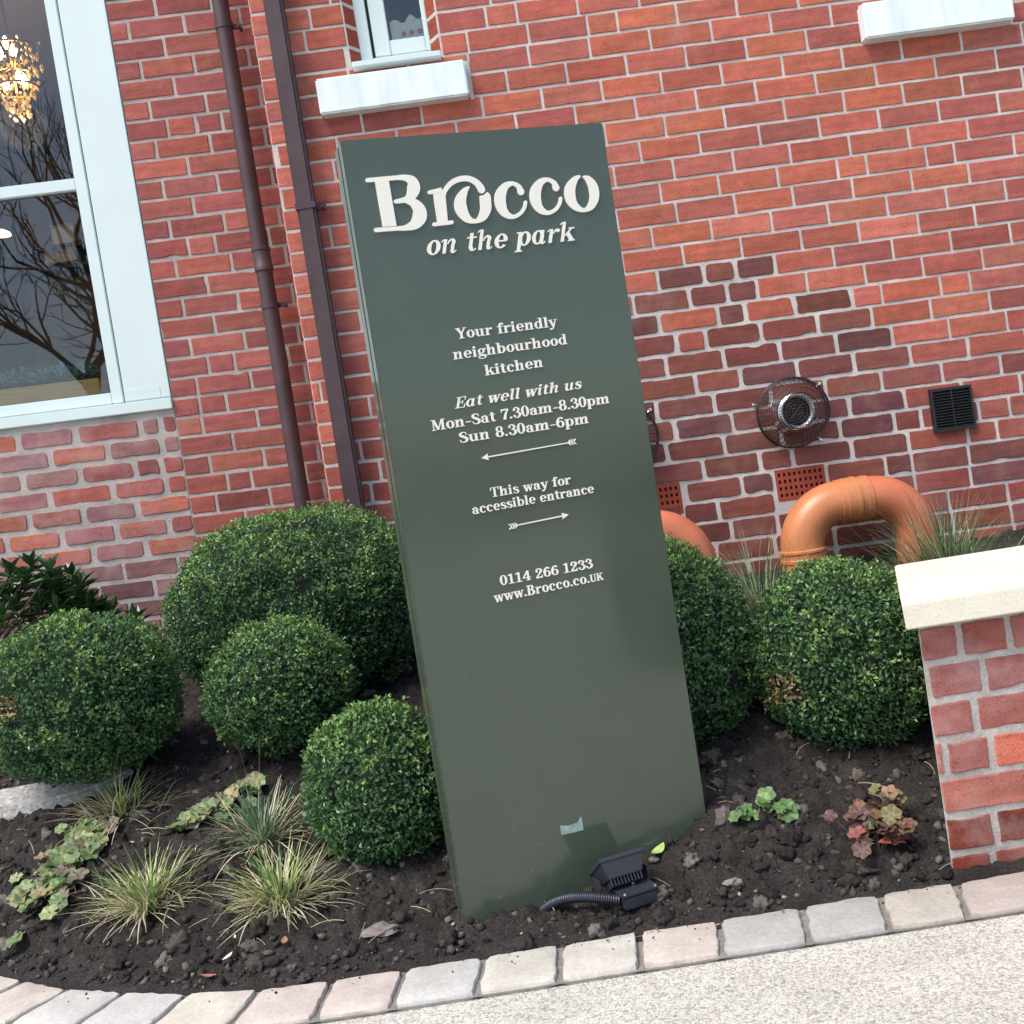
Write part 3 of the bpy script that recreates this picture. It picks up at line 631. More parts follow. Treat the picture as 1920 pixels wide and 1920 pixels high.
flue(1.092, 1.075, 'round wire flue guard on the wall between sign and vent')
flue(.452, 1.063, 'wire flue guard mostly hidden behind the sign edge')

# ------------------------------------------------------------------ orange drain pipes
def drain(x0, label, mt):
    t = thing('drain_pipe', label, 'drain pipe', (x0, 3.86, .3), 'orange drain pipes rising from the bed')
    R = .150; y = 3.865; r = .078; zt = .704; zc = zt - R; hs = .058; xl, xr = x0 - R - hs, x0 + R + hs
    m = MB(); pts = [(xl, y, .30), (xl, y, zc - .08)] + [(x0 - hs - R * math.cos(a), y, zc + R * math.sin(a)) for a in np.linspace(0, PI / 2, 14)] + [(x0, y, zt)]
    m.tube(pts, r, 28); m.build('rising_bend', mt, t, smooth=50)
    m = MB(); pts = [(x0 + .001, y, zt)] + [(x0 + hs + R * math.sin(a), y, zc + R * math.cos(a)) for a in np.linspace(.0, PI / 2, 14)] + [(xr, y, zc - .08), (xr, y, .30)]
    m.tube(pts, r * .985, 28); m.build('falling_bend', M['orange_red'], t, smooth=50)
    m = MB(); m.lathe((xl, y, zc - .035), (0, 0, 1), [(r, -.062), (r + .006, -.058), (r + .008, -.05), (r + .004, -.044), (r + .004, -.012), (r + .007, -.008), (r + .007, .002), (r + .004, .006), (r + .004, .022), (r + .008, .026), (r + .008, .034), (r, .038)], 32); m.build('socket', mt, t, smooth=35)
    m = MB(); m.lathe((x0, y, zt), (1, 0, 0), [(r, -.062), (r + .003, -.060), (r + .003, -.042), (r + .005, -.040), (r + .005, -.006), (r + .007, -.004), (r + .007, .008), (r + .002, .010), (r + .002, .03), (r + .004, .032), (r + .004, .052), (r, .055)], 32); m.build('socket', mt, t, smooth=35)
    return t
drain(1.232, 'orange plastic drain pipe bent in an arch beside the grass', M['orange'])
drain(.425, 'orange drain pipe bend half hidden behind the sign', M['orange'])

# ------------------------------------------------------------------ totem sign
YAW = math.radians(18); SO = Vector((-.239, 2.2985, 0)); E1 = Vector((math.cos(YAW), math.sin(YAW), 0)); SN = Vector((math.sin(YAW), -math.cos(YAW), 0)); TILT = .0165
def SG(s, t, w=0.0): return SO + E1 * s + Vector((0, 0, t + TILT * s)) + SN * w
def sg_px(px, py):
    v = ray(px, py); k = (SO - EYE).dot(SN) / v.dot(SN); P = EYE + v * k; s = (P - SO).dot(E1); return (s, P.z - TILT * s)
sg = thing('totem_sign', 'tall leaning-look grey green restaurant sign panel in the soil', 'sign', SG(.3, .05))
sg['label'] = 'tall grey green sign slab with cream lettering standing in the soil'
SW, ST = .613, 1.7495
for nm, w0, w1, a0 in (('front_panel', -.031, 0, 0), ('back_panel', -.076, -.038, .0)):
    m = MB(); m.box((a0, -.06, w0), (SW, ST, w1), fn=SG); m.build(nm, M['sign'], sg, bevel=.0022, smooth=40)
m = MB(); m.box((.005, -.05, -.0378), (SW - .005, ST - .004, -.0312), fn=SG); m.build('core', M['sign_dark'], sg)

# lettering: a slab serif drawn from stems, slabs, rings and swelling strokes
SF, TH, ST_ = .064, .07, .166
def crom(pts, n=7):
    out = []
    P = [pts[0]] + list(pts) + [pts[-1]]
    for i in range(1, len(P) - 2):
        for k in range(n):
            t = k / n; out.append(tuple(.5 * (2 * P[i][d] + (P[i + 1][d] - P[i - 1][d]) * t + (2 * P[i - 1][d] - 5 * P[i][d] + 4 * P[i + 1][d] - P[i + 2][d]) * t * t + (3 * P[i][d] - P[i - 1][d] - 3 * P[i + 1][d] + P[i + 2][d]) * t ** 3) for d in range(3)))
    out.append(tuple(pts[-1])); return out
def s_rect(x0, y0, x1, y1): return ([(x0, y0), (x1, y0), (x1, y1), (x0, y1)], [(0, 1, 2, 3)])
def s_poly(pts): return (list(pts), [tuple(range(len(pts)))])
def s_disc(x, y, r): return ([(x + r * math.cos(2 * PI * k / 16), y + r * math.sin(2 * PI * k / 16)) for k in range(16)], [tuple(range(16))])
def s_ring(cx, cy, rx, ry, ix, iy, a0=0, a1=360):
    n = max(10, int(abs(a1 - a0) / 11)); vs = []; full = abs(a1 - a0) >= 360
    for k in range(n if full else n + 1):
        a = math.radians(a0 + (a1 - a0) * k / n); vs += [(cx + rx * math.cos(a), cy + ry * math.sin(a)), (cx + ix * math.cos(a), cy + iy * math.sin(a))]
    N = len(vs) // 2; fs = []
    for k in range(N if full else N - 1):
        j = (k + 1) % N; fs.append((2 * k, 2 * j, 2 * j + 1, 2 * k + 1))
    return (vs, fs)
def s_stroke(pts, smooth=True, caps=True):
    P = crom(pts) if smooth and len(pts) > 2 else list(pts); vs = []; N = len(P)
    for i in range(N):
        a, b = P[max(0, i - 1)], P[min(N - 1, i + 1)]; dx, dy = b[0] - a[0], b[1] - a[1]; d = math.hypot(dx, dy) or 1; nx_, ny_ = -dy / d, dx / d; w = P[i][2] / 2
        vs += [(P[i][0] + nx_ * w, P[i][1] + ny_ * w), (P[i][0] - nx_ * w, P[i][1] - ny_ * w)]
    return (vs, [(2 * i, 2 * i + 1, 2 * i + 3, 2 * i + 2) for i in range(N - 1)])
def g_stem(x, y0, y1, foot=2, head=1, it=False, last=True):
    o = [s_rect(x, y0 + (.07 if it and foot and last else 0), x + ST_, y1)]; ov = .085
    if foot and not it: o.append(s_rect(x - (ov if foot in (2, 1) else 0), y0, x + ST_ + (ov if foot in (2, 3) else 0), y0 + SF))
    if foot and it and last: o.append(s_stroke([(x + ST_ / 2, y0 + .12, ST_), (x + ST_ * .62, y0 + .05, .13), (x + ST_ + .02, y0 + .03, .07), (x + ST_ + .10, y0 + .12, .045)]))
    if head == 1: o.append(s_rect(x - ov, y1 - SF, x + ST_ * .5, y1) if not it else s_stroke([(x - .10, y1 - .13, .045), (x - .03, y1 - .04, .06), (x + .07, y1 - .06, .10)]))
    return o
def g_arch(x, it=False, last=True):
    return [s_stroke([(x - .17, .44, .05), (x - .10, .61, .075), (x + .02, .655, .10), (x + .085, .56, .16), (x + .09, .42, ST_)])] + g_stem(x, 0, .45, 2, 0, it, last)
XH = .69
def glyph(ch, it=False):
    R = s_ring; K = s_stroke
    O = lambda cx: R(cx, .345, .29, .365, .115, .295)
    if ch == ' ': return [], .36
    if ch == '.': return [s_disc(.13, .09, .095)], .28
    if ch == '-': return [s_rect(.05, .29, .41, .38)], .46
    if ch == 'a':
        if it: return [R(.28, .345, .27, .36, .11, .29)] + g_stem(.40, 0, XH, 2, 0, True), .72
        return [R(.29, .45, .235, .245, .06, .18, 0, 160), s_rect(.35, .06, .525, .46), s_disc(.13, .50, .085), R(.275, .195, .245, .205, .09, .14, 55, 305), s_rect(.35, 0, .63, .065)], .66
    if ch == 'b': return g_stem(.09, 0, 1, 0, 1, it) + [R(.38, .345, .28, .36, .11, .29)], .72
    if ch == 'c': return [R(.32, .345, .29, .365, .115, .295, 42, 318), s_disc(.475, .52, .085)], .62
    if ch == 'd': return [R(.31, .345, .28, .36, .11, .29)] + g_stem(.42, 0, 1, 3, 1, it), .74
    if ch == 'e': return [R(.32, .345, .29, .365, .115, .295, 0, 322), s_rect(.12, .315, .575, .385)], .65
    if ch == 'f': return g_stem(.13, 0, .75, 2, 0, it) + [K([(.22, .70, ST_), (.235, .86, .15), (.31, .965, .09), (.41, .96, .06)]), s_disc(.42, .89, .085), s_rect(.0, XH - SF, .42, XH)], .46
    if ch == 'g': return [R(.29, .455, .25, .245, .095, .185), K([(.44, .60, .05), (.52, .66, .055), (.60, .66, .06)]), s_disc(.60, .62, .06), K([(.14, .28, .055), (.08, .19, .08), (.16, .105, .12), (.38, .085, .14), (.55, .0, .13), (.56, -.12, .12)]), R(.31, -.125, .29, .165, .19, .105)], .66
    if ch == 'h': return g_stem(.09, 0, 1, 2, 1, it, False) + g_arch(.44, it), .76
    if ch == 'n': return g_stem(.09, 0, XH, 2, 1, it, False) + g_arch(.44, it), .76
    if ch == 'm': return g_stem(.09, 0, XH, 2, 1, it, False) + g_arch(.44, it, False) + g_arch(.79, it), 1.10
    if ch == 'i': return g_stem(.09, 0, XH, 2, 1, it) + [s_disc(.175, .89, .105)], .39
    if ch == 'l': return g_stem(.09, 0, 1, 2, 1, it), .39
    if ch == 'k': return g_stem(.09, 0, 1, 2, 1, it, False) + [K([(.26, .30, .08), (.53, .65, .08)], False), s_rect(.40, XH - SF, .66, XH), K([(.36, .43, .16), (.60, .03, .18)], False), s_rect(.43, 0, .74, SF)], .75
    if ch == 'p': return g_stem(.09, -.30, XH, 2, 1, False) + [R(.38, .345, .28, .36, .11, .29)], .72
    if ch == 'o': return [O(.32)], .64
    if ch == 'r': return g_stem(.09, 0, XH, 2 if not it else 0, 1, it) + [K([(.25, .44, .05), (.33, .60, .075), (.43, .66, .10)]), s_disc(.46, .595, .09)], .57
    if ch == 's': return [K([(.44, .47, .055), (.42, .60, .06), (.28, .665, .08), (.13, .58, .15), (.17, .43, .16), (.34, .33, .18), (.45, .2, .16), (.40, .07, .12), (.25, .025, .07), (.11, .08, .06), (.08, .22, .055)])], .55
    if ch == 't': return [s_rect(.12, .14, .12 + ST_, .88), s_rect(.0, XH - SF, .42, XH), K([(.21, .2, ST_), (.235, .08, .15), (.32, .03, .08), (.43, .10, .05)])], .47
    if ch == 'u': return g_stem(.09, .16, XH, 0, 1, it) + [K([(.18, .22, ST_), (.215, .09, .15), (.31, .03, .09), (.45, .12, .055)])] + g_stem(.45, 0, XH, 3, 1 if not it else 0, it), .76
    if ch == 'w':
        return [K([(.11, .67, .18), (.28, .0, .16)], False), K([(.28, .01, .065), (.45, .66, .065)], False), K([(.43, .67, .18), (.60, .0, .16)], False), K([(.60, .01, .065), (.76, .66, .065)], False), s_rect(-.02, XH - SF, .27, XH), s_rect(.33, XH - SF, .52, XH), s_rect(.65, XH - SF, .87, XH)], .86
    if ch == 'y': return [K([(.12, .67, .19), (.34, .0, .15)], False), K([(.55, .66, .075), (.345, .0, .09), (.25, -.20, .075), (.13, -.25, .06)]), s_disc(.12, -.20, .085), s_rect(-.02, XH - SF, .28, XH), s_rect(.42, XH - SF, .67, XH)], .65
    cap2 = lambda x: [s_rect(x - .09, 0, x + ST_ + .09, SF), s_rect(x - .09, 1 - SF, x + ST_ + .09, 1), s_rect(x, 0, x + ST_, 1)]
    if ch == 'B': return cap2(.11) + [K([(.26, .966, .068), (.46, .94, .12), (.53, .76, .20), (.45, .57, .12), (.26, .53, .068)]), K([(.26, .53, .068), (.50, .49, .13), (.61, .27, .22), (.50, .06, .13), (.26, .034, .068)])], .76
    if ch == 'E': return [s_rect(.12, 0, .12 + ST_, 1), s_rect(.02, 0, .68, SF), s_rect(.02, 1 - SF, .66, 1), s_rect(.28, .475, .5, .54), s_rect(.44, .36, .50, .65), s_rect(.595, .70, .66, 1), s_rect(.615, 0, .68, .32)], .74
    if ch == 'K': return cap2(.11) + [K([(.27, .38, .08), (.64, .96, .08)], False), K([(.40, .60, .18), (.68, .03, .2)], False), s_rect(.50, 1 - SF, .78, 1), s_rect(.50, 0, .86, SF)], .86
    if ch == 'M': return [s_rect(.13, 0, .20, 1), K([(.20, .97, .20), (.49, .04, .16)], False), K([(.49, .06, .07), (.78, .97, .07)], False), s_rect(.74, 0, .74 + ST_, 1), s_rect(.02, 0, .32, SF), s_rect(.02, 1 - SF, .28, 1), s_rect(.65, 0, 1.02, SF), s_rect(.76, 1 - SF, 1.02, 1)], 1.04
    if ch == 'S': return [K([(.54, .70, .06), (.51, .88, .07), (.34, .965, .09), (.15, .85, .17), (.17, .66, .19), (.40, .49, .21), (.56, .31, .19), (.50, .10, .15), (.32, .03, .09), (.14, .1, .07), (.09, .3, .06)])], .67
    if ch == 'T': return [s_rect(.29, 0, .29 + ST_, 1), s_rect(.19, 0, .57, SF), s_rect(.03, 1 - SF, .73, 1), s_rect(.03, .70, .095, 1), s_rect(.665, .70, .73, 1)], .76
    if ch == 'U': return [s_rect(.11, .22, .11 + ST_, 1), K([(.20, .28, ST_), (.24, .10, .16), (.42, .03, .09), (.60, .12, .08), (.64, .30, .08)]), s_rect(.60, .28, .68, 1), s_rect(.02, 1 - SF, .38, 1), s_rect(.52, 1 - SF, .78, 1)], .80
    if ch == 'Y': return [K([(.14, .96, .20), (.40, .44, .18)], False), K([(.68, .96, .08), (.41, .44, .09)], False), s_rect(.31, 0, .31 + ST_, .5), s_rect(.21, 0, .59, SF), s_rect(0, 1 - SF, .32, 1), s_rect(.55, 1 - SF, .80, 1)], .76
    if ch == '0': return [R(.32, .5, .29, .52, .115, .45)], .64
    if ch == '1': return [s_rect(.22, 0, .22 + ST_, 1), s_rect(.07, 0, .55, SF), K([(.25, .94, .12), (.06, .85, .07)], False)], .60
    if ch == '2': return [K([(.12, .72, .08), (.15, .90, .09), (.31, .97, .10), (.48, .85, .18), (.47, .66, .18), (.30, .40, .11), (.10, .12, .08)]), s_disc(.15, .71, .095), s_rect(.06, 0, .58, .15), s_rect(.52, 0, .58, .30)], .64
    if ch == '3': return [K([(.12, .78, .08), (.18, .93, .09), (.33, .97, .09), (.47, .80, .17), (.42, .60, .12), (.26, .53, .06)]), K([(.26, .53, .06), (.46, .47, .12), (.53, .27, .19), (.44, .07, .13), (.28, .02, .09), (.12, .12, .08)]), s_disc(.14, .77, .09), s_disc(.13, .2, .09)], .62
    if ch == '4': return [s_rect(.36, 0, .36 + ST_, 1), K([(.43, .97, .10), (.06, .31, .08)], False), s_rect(.02, .25, .65, .335), s_rect(.27, 0, .64, SF)], .67
    if ch == '6': return [R(.33, .31, .29, .33, .115, .26), K([(.12, .33, .17), (.15, .64, .17), (.28, .90, .11), (.44, .97, .07)]), s_disc(.47, .87, .09)], .64
    if ch == '7': return [s_rect(.05, .86, .59, 1), K([(.56, .92, .10), (.36, .5, .15), (.26, 0.0, .2)]), s_rect(.05, .70, .115, 1)], .60
    if ch == '8': return [R(.32, .74, .245, .28, .095, .21), R(.32, .27, .29, .29, .11, .22)], .64
    raise KeyError(ch)
def letters(shapes, h, tr, sink=.0):
    """shapes in local 2-D -> raised mesh; each stroke a hair higher than the last so that no two faces coincide"""
    m = MB()
    for i, (vs, fs) in enumerate(shapes):
        z = h + (i % 9) * .00006; n = len(vs); P = [tr(x, y) for x, y in vs]; use = {}
        for f in fs:
            for a, b in zip(f, f[1:] + f[:1]): use[(min(a, b), max(a, b))] = use.get((min(a, b), max(a, b)), 0) + 1
        bound = [e for e, k in use.items() if k == 1]
        m.add([SG(s, t, z) for s, t in P] + [SG(s, t, .0002) for s, t in P], list(fs) + [(a, b, b + n, a + n) for a, b in bound])
    return m
def text_line(txt, pl, pr, cap_px, it=False, h=.0022, small_from=None, label=None):
    global ST_
    ST_ = .138 if txt == 'on the park' else .150 if it else .166
    (s0, t0), (s1, t1) = sg_px(*pl), sg_px(*pr); cap = cap_px / 843.0; x = 0; sh = []
    for i, ch in enumerate(txt):
        gl, adv = glyph(ch, it); k = .76 if small_from is not None and i >= small_from and ch != '.' else 1.0
        for vs, fs in gl: sh.append(([(x + k * (a + (.24 * b if it else 0)), k * b) for a, b in vs], fs))
        x += adv * k
    lo = min(a for vs, _ in sh for a, _ in vs); hi = max(a for vs, _ in sh for a, _ in vs); kx = (s1 - s0) / (hi - lo)
    o = letters(sh, h, lambda a, b: (s0 + (a - lo) * kx, t0 + (t1 - t0) * (a - lo) / (hi - lo) + b * cap)).build('lettering', M['letter'], sg)
    if label: o['label'] = label
text_line('on the park', (802, 479), (1080, 451), 37, True, .0035)
text_line('Your friendly', (856, 636), (1045.5, 611.5), 19.6)
text_line('neighbourhood', (850.5, 674.5), (1063.5, 645), 19.6)
text_line('kitchen', (910, 704.5), (1018, 687.5), 19.6)
text_line('Eat well with us', (853, 766.5), (1091, 728), 20, True)
text_line('Mon-Sat 7.30am-8.30pm', (810, 808.5), (1142.5, 755.4), 19.6)
text_line('Sun 8.30am-6pm', (862.5, 831), (1103.5, 793), 19.6)
text_line('This way for', (921, 932.5), (1071, 907), 17.8)
text_line('accessible entrance', (886.5, 964.5), (1114, 923.5), 17.8)
text_line('0114 266 1233', (938.5, 1098), (1112, 1064), 18.2)
text_line('www.Brocco.co.UK', (927, 1130), (1132, 1086.5), 18.6, small_from=14)
def arrow(tip, tail, w):
    (sx, sy), (tx, ty) = sg_px(*tip), sg_px(*tail); d = Vector((tx - sx, ty - sy, 0)); L = d.length; d /= L; n = Vector((-d.y, d.x, 0)); a = Vector((sx, sy, 0)); P = lambda x, y: ((a + d * x + n * y).x, (a + d * x + n * y).y)
    sh = [s_poly([P(0, 0), P(.017, w * 3.1), P(.0145, 0), P(.017, -w * 3.1)]), s_poly([P(.012, w * .62), P(.012, -w * .62), P(L - .008, -w * .5), P(L - .008, w * .5)])]
    for k in range(3):
        x = L - .019 + k * .0065
        for sgn in (1, -1): sh.append(s_poly([P(x, 0), P(x + .006, sgn * .0062), P(x + .0095, sgn * .0062), P(x + .0035, 0)]))
    letters(sh, .0022, lambda x, y: (x, y)).build('arrow', M['letter'], sg)
arrow((902, 859), (1078, 828), .0024); arrow((1066, 965), (956, 987.5), .0024)
# the large name, traced stroke by stroke
def zA(x, y): return sg_px(660 + x / 3.6923, 300 + y / 3.6923)
kA = 1 / 3.6923 / 843
def zs(pts, smooth=True): return s_stroke([(*zA(x, y), w * kA) for x, y, w in pts], smooth)
def zp(pts): return s_poly([zA(x, y) for x, y in pts])
def zd(x, y, r): s, t = zA(x, y); return s_disc(s, t, r * kA)
sh = [zs([(105, 143, 28), (200, 135, 29), (330, 124, 30)], False), zd(105, 143, 14), zs([(164, 488, 28), (260, 481, 27), (350, 474, 28)], False), zd(164, 488, 14),
      zp([(156, 148), (212, 466), (306, 460), (251, 140)]),
      zs([(318, 124, 31), (372, 128, 44), (412, 150, 72), (425, 196, 88), (408, 246, 70), (372, 276, 40), (300, 291, 27)]), zd(300, 291, 13),
      zs([(362, 282, 30), (420, 298, 60), (462, 345, 88), (464, 400, 96), (430, 448, 70), (372, 472, 38), (318, 477, 28)]),
      zs([(534, 228, 26), (580, 218, 27), (618, 208, 28)], False), zd(534, 228, 13), zp([(556, 222), (592, 452), (662, 440), (640, 206)]), zs([(566, 449, 26), (630, 442, 25), (688, 434, 26)], False), zd(566, 449, 13), zd(688, 434, 13),
      zs([(632, 262, 24), (640, 218, 30), (678, 168, 34), (736, 137, 36), (800, 132, 38), (852, 155, 44), (884, 190, 50), (893, 208, 52)]), zd(893, 208, 26),
      zs([(810, 188, 8), (776, 220, 46), (748, 285, 80), (756, 352, 86), (796, 408, 58), (850, 427, 28), (898, 398, 58), (922, 344, 76), (922, 300, 80), (919, 258, 78)]), zp([(882, 264), (958, 262), (950, 240), (933, 224), (908, 246), (881, 252)])]
for dx, dy in ((0, 0), (243, -27)):
    sh += [zs([(x + dx, y + dy, w) for x, y, w in [(1166, 224, 50), (1150, 188, 36), (1108, 166, 28), (1058, 186, 52), (1026, 244, 78), (1026, 312, 80), (1054, 368, 60), (1108, 396, 30), (1160, 374, 26), (1190, 334, 24), (1198, 296, 24)]]), zd(1166 + dx, 222 + dy, 25), zd(1198 + dx, 296 + dy, 12)]
sh += [zs([(1576, 114, 14), (1538, 140, 46), (1506, 205, 78), (1512, 278, 78), (1548, 328, 54), (1602, 350, 28), (1650, 322, 52), (1674, 258, 70), (1664, 186, 72), (1630, 136, 48), (1596, 118, 12)])]
letters(sh, .0042, lambda x, y: (x, y)).build('name_lettering', M['letter'], sg)
st = [sg_px(*q) for q in ((1052, 1566), (1050, 1548), (1064, 1548), (1082, 1542), (1090, 1530), (1094, 1556), (1070, 1562))]
m = MB(); m.add([SG(s, t, .0006) for s, t in st], [tuple(range(len(st)))]); m.build('pale_patch', M['pale_film'], sg)  # pale irregular patch low on the sign face

# ------------------------------------------------------------------ floodlight at the foot of the sign
fc = Vector((.112, 2.325, .036)); FS = .9; fl = thing('floodlight', 'small black ground floodlight tipped up towards the sign', 'floodlight', (fc.x, fc.y, soil_z(fc.x, fc.y)))
ca, sa = math.cos(math.radians(20)), math.sin(math.radians(20))
tl = math.radians(54)
def FL(x, y, z):
    x, y, z = x * FS, y * FS, z * FS
    return FL_(x, y, z)
def FL_(x, y, z):          # x across, y towards the sign (through the lamp), z up along the lamp's face
    y2, z2 = y * math.cos(tl) - z * math.sin(tl) * -1 * 0 - z * math.sin(tl), y * math.sin(tl) + z * math.cos(tl)
    return fc + Vector((x * ca - y2 * sa, x * sa + y2 * ca, z2 + .052))
m = MB(); m.box((-.062, .018, -.046), (.062, .030, .052), fn=FL); m.build('front_frame', M['lampmetal'], fl, bevel=.002, smooth=40)
m = MB(); m.add([FL(*q) for q in [(-.058, .0178, -.042), (.058, .0178, -.042), (.058, .0178, .048), (-.058, .0178, .048), (-.046, -.018, -.030), (.046, -.018, -.030), (.046, -.018, .030), (-.046, -.018, .030)]], [(0, 1, 5, 4), (1, 2, 6, 5), (2, 3, 7, 6), (3, 0, 4, 7), (4, 5, 6, 7)]); m.build('housing', M['lampmetal'], fl, bevel=.0015, smooth=35)
m = MB()
for i in range(10):
    x = -.040 + i * .0089; m.box((x - .0012, -.036, -.024), (x + .0012, -.0175, .028), fn=FL)
m.build('cooling_fins', M['lampmetal'], fl)
def FB(x, y, z):
    x, y, z = x * FS, y * FS, z * FS
    return fc + Vector((x * ca - y * sa, x * sa + y * ca, z))
m = MB(); m.box((-.030, -.075, -.010), (.058, -.022, .024), fn=FB); bx_ = m.build('gear_box', M['lampmetal'], fl, bevel=.004, smooth=40)
m = MB(); m.box((-.036, -.079, .0245), (.064, -.018, .0295), fn=FB); m.build('lid', M['lampmetal'], bx_, bevel=.0015, smooth=40)
for x, y in ((-.026, -.072), (.056, -.072), (.02, -.024)):
    m = MB(); m.lathe(FB(x, y, .0295), (0, 0, 1), [(.0042, 0), (.0042, .004), (0, .0045)], 10); m.build('screw', M['steel'], bx_, smooth=40)
m = MB()
for s in (-.066, .066): m.box((s - .0025, -.022, -.02), (s + .0025, .012, .058), fn=FB)
m.box((-.0685, -.020, -.024), (.0685, .008, -.0195), fn=FB); m.build('bracket', M['lampmetal'], fl, bevel=.001)
m = MB(); m.box((-.048, -.052, -.11), (-.042, -.030, .014), fn=FB); m.build('spike', M['lampmetal'], fl, bevel=.001)
a0, a3 = FB(-.034, -.05, .012), at_z(1012, 1712, .012) ; a1 = a0 + Vector((-.06, -.01, .022)); a2 = a3 + Vector((.05, .0, .04))
pts = []; rad = []
for i in range(121):
    t = i / 120; pts.append(a0 * (1 - t) ** 3 + a1 * 3 * t * (1 - t) ** 2 + a2 * 3 * t * t * (1 - t) + a3 * t ** 3); rad.append(.0118 if i % 3 else .0095)
m = MB(); m.tube(pts, rad, 14); m.build('ribbed_conduit', mat('blue_black_conduit', (.020, .024, .038), .35, .6), fl, smooth=70)

# ------------------------------------------------------------------ garden wall on the right
gw = thing('garden_wall', 'low red brick garden wall end with cream coping', 'wall', (1.1, 2.24, 0))
def WP(u, v, w=0.0): return (u, 2.243 - w, v)
mb = MB(); x0, zt_ = .811, .546; sheet(mb, WP, x0, 2.6, -.06, zt_, [])
sk = math.tan(math.radians(24)); D = .36
mb.add([(x0, 2.243, -.06), (x0 + D * sk, 2.243 + D, -.06), (x0 + D * sk, 2.243 + D, zt_), (x0, 2.243, zt_)], [(0, 1, 2, 3)])
mb.add([(x0 + D * sk, 2.243 + D, -.06), (2.6, 2.243 + D, -.06), (2.6, 2.243 + D, zt_), (x0 + D * sk, 2.243 + D, zt_)], [(0, 1, 2, 3)])
GW = [(181, 110, 99), (175, 104, 95), (191, 122, 109), (199, 110, 87), (169, 104, 97), (165, 100, 91)]
courses(mb, WP, x0, 2.6, .541, .0825, range(0, 7), {0: [.895, 1.0], 1: [.815, .935, 1.04], 2: [.905, 1.1], 3: [.83, .93, 1.02], 4: [1.0], 5: [.915, 1.02], 6: [.9]}, .222, .0118, lambda c, u, v, L: jit(random.choice(GW) if c < 5 else random.choice([(150, 70, 54), (128, 62, 50)]), .09), lambda c, u: (.005, .0026, .0118), [])
mb.build('brickwork', [M['mortar_grey'], M['brick_worn']], gw)
m = MB(); cz0, cz1, cy0, cd_ = .5475, .601, 2.19, .50
m.add([(.768, cy0, cz0), (2.7, cy0, cz0), (2.7, cy0 + cd_, cz0), (.768 + cd_ * .34, cy0 + cd_, cz0), (.766, cy0, cz1), (2.7, cy0, cz1), (2.7, cy0 + cd_, cz1 + .012), (.766 + cd_ * .34, cy0 + cd_, cz1 + .012)], [(0, 3, 2, 1), (4, 5, 6, 7), (0, 1, 5, 4), (1, 2, 6, 5), (2, 3, 7, 6), (3, 0, 4, 7)])
m.build('coping', M['coping'], gw, bevel=.003, smooth=40)

# ------------------------------------------------------------------ planting
def leaf_cloud(P, A, Nn, L, Wd, col, fold=.25):
    """P base points, A leaf axes, Nn normals -> folded diamond leaves"""
    A = A / np.linalg.norm(A, axis=1)[:, None]; B = np.cross(A, Nn); B /= np.linalg.norm(B, axis=1)[:, None] + 1e-9; Nn = np.cross(B, A)
    L = L[:, None]; Wd = Wd[:, None]
    v0 = P; v2 = P + A * L - Nn * L * .12; mid = P + A * L * .5; up = Nn * Wd * fold
    v1 = mid + B * Wd * .5 + up; v3 = mid - B * Wd * .5 + up
    V = np.stack([v0, v1, v2, v3], 1).reshape(-1, 3); n = len(P); I = np.arange(n)[:, None] * 4
    F = np.concatenate([I + np.array([0, 2, 1]), I + np.array([0, 3, 2])], 1).reshape(-1, 3)
    return V, F, np.repeat(col, 2, 0)
def unit(n):
    d = rng.normal(size=(n, 3)); return d / np.linalg.norm(d, axis=1)[:, None]
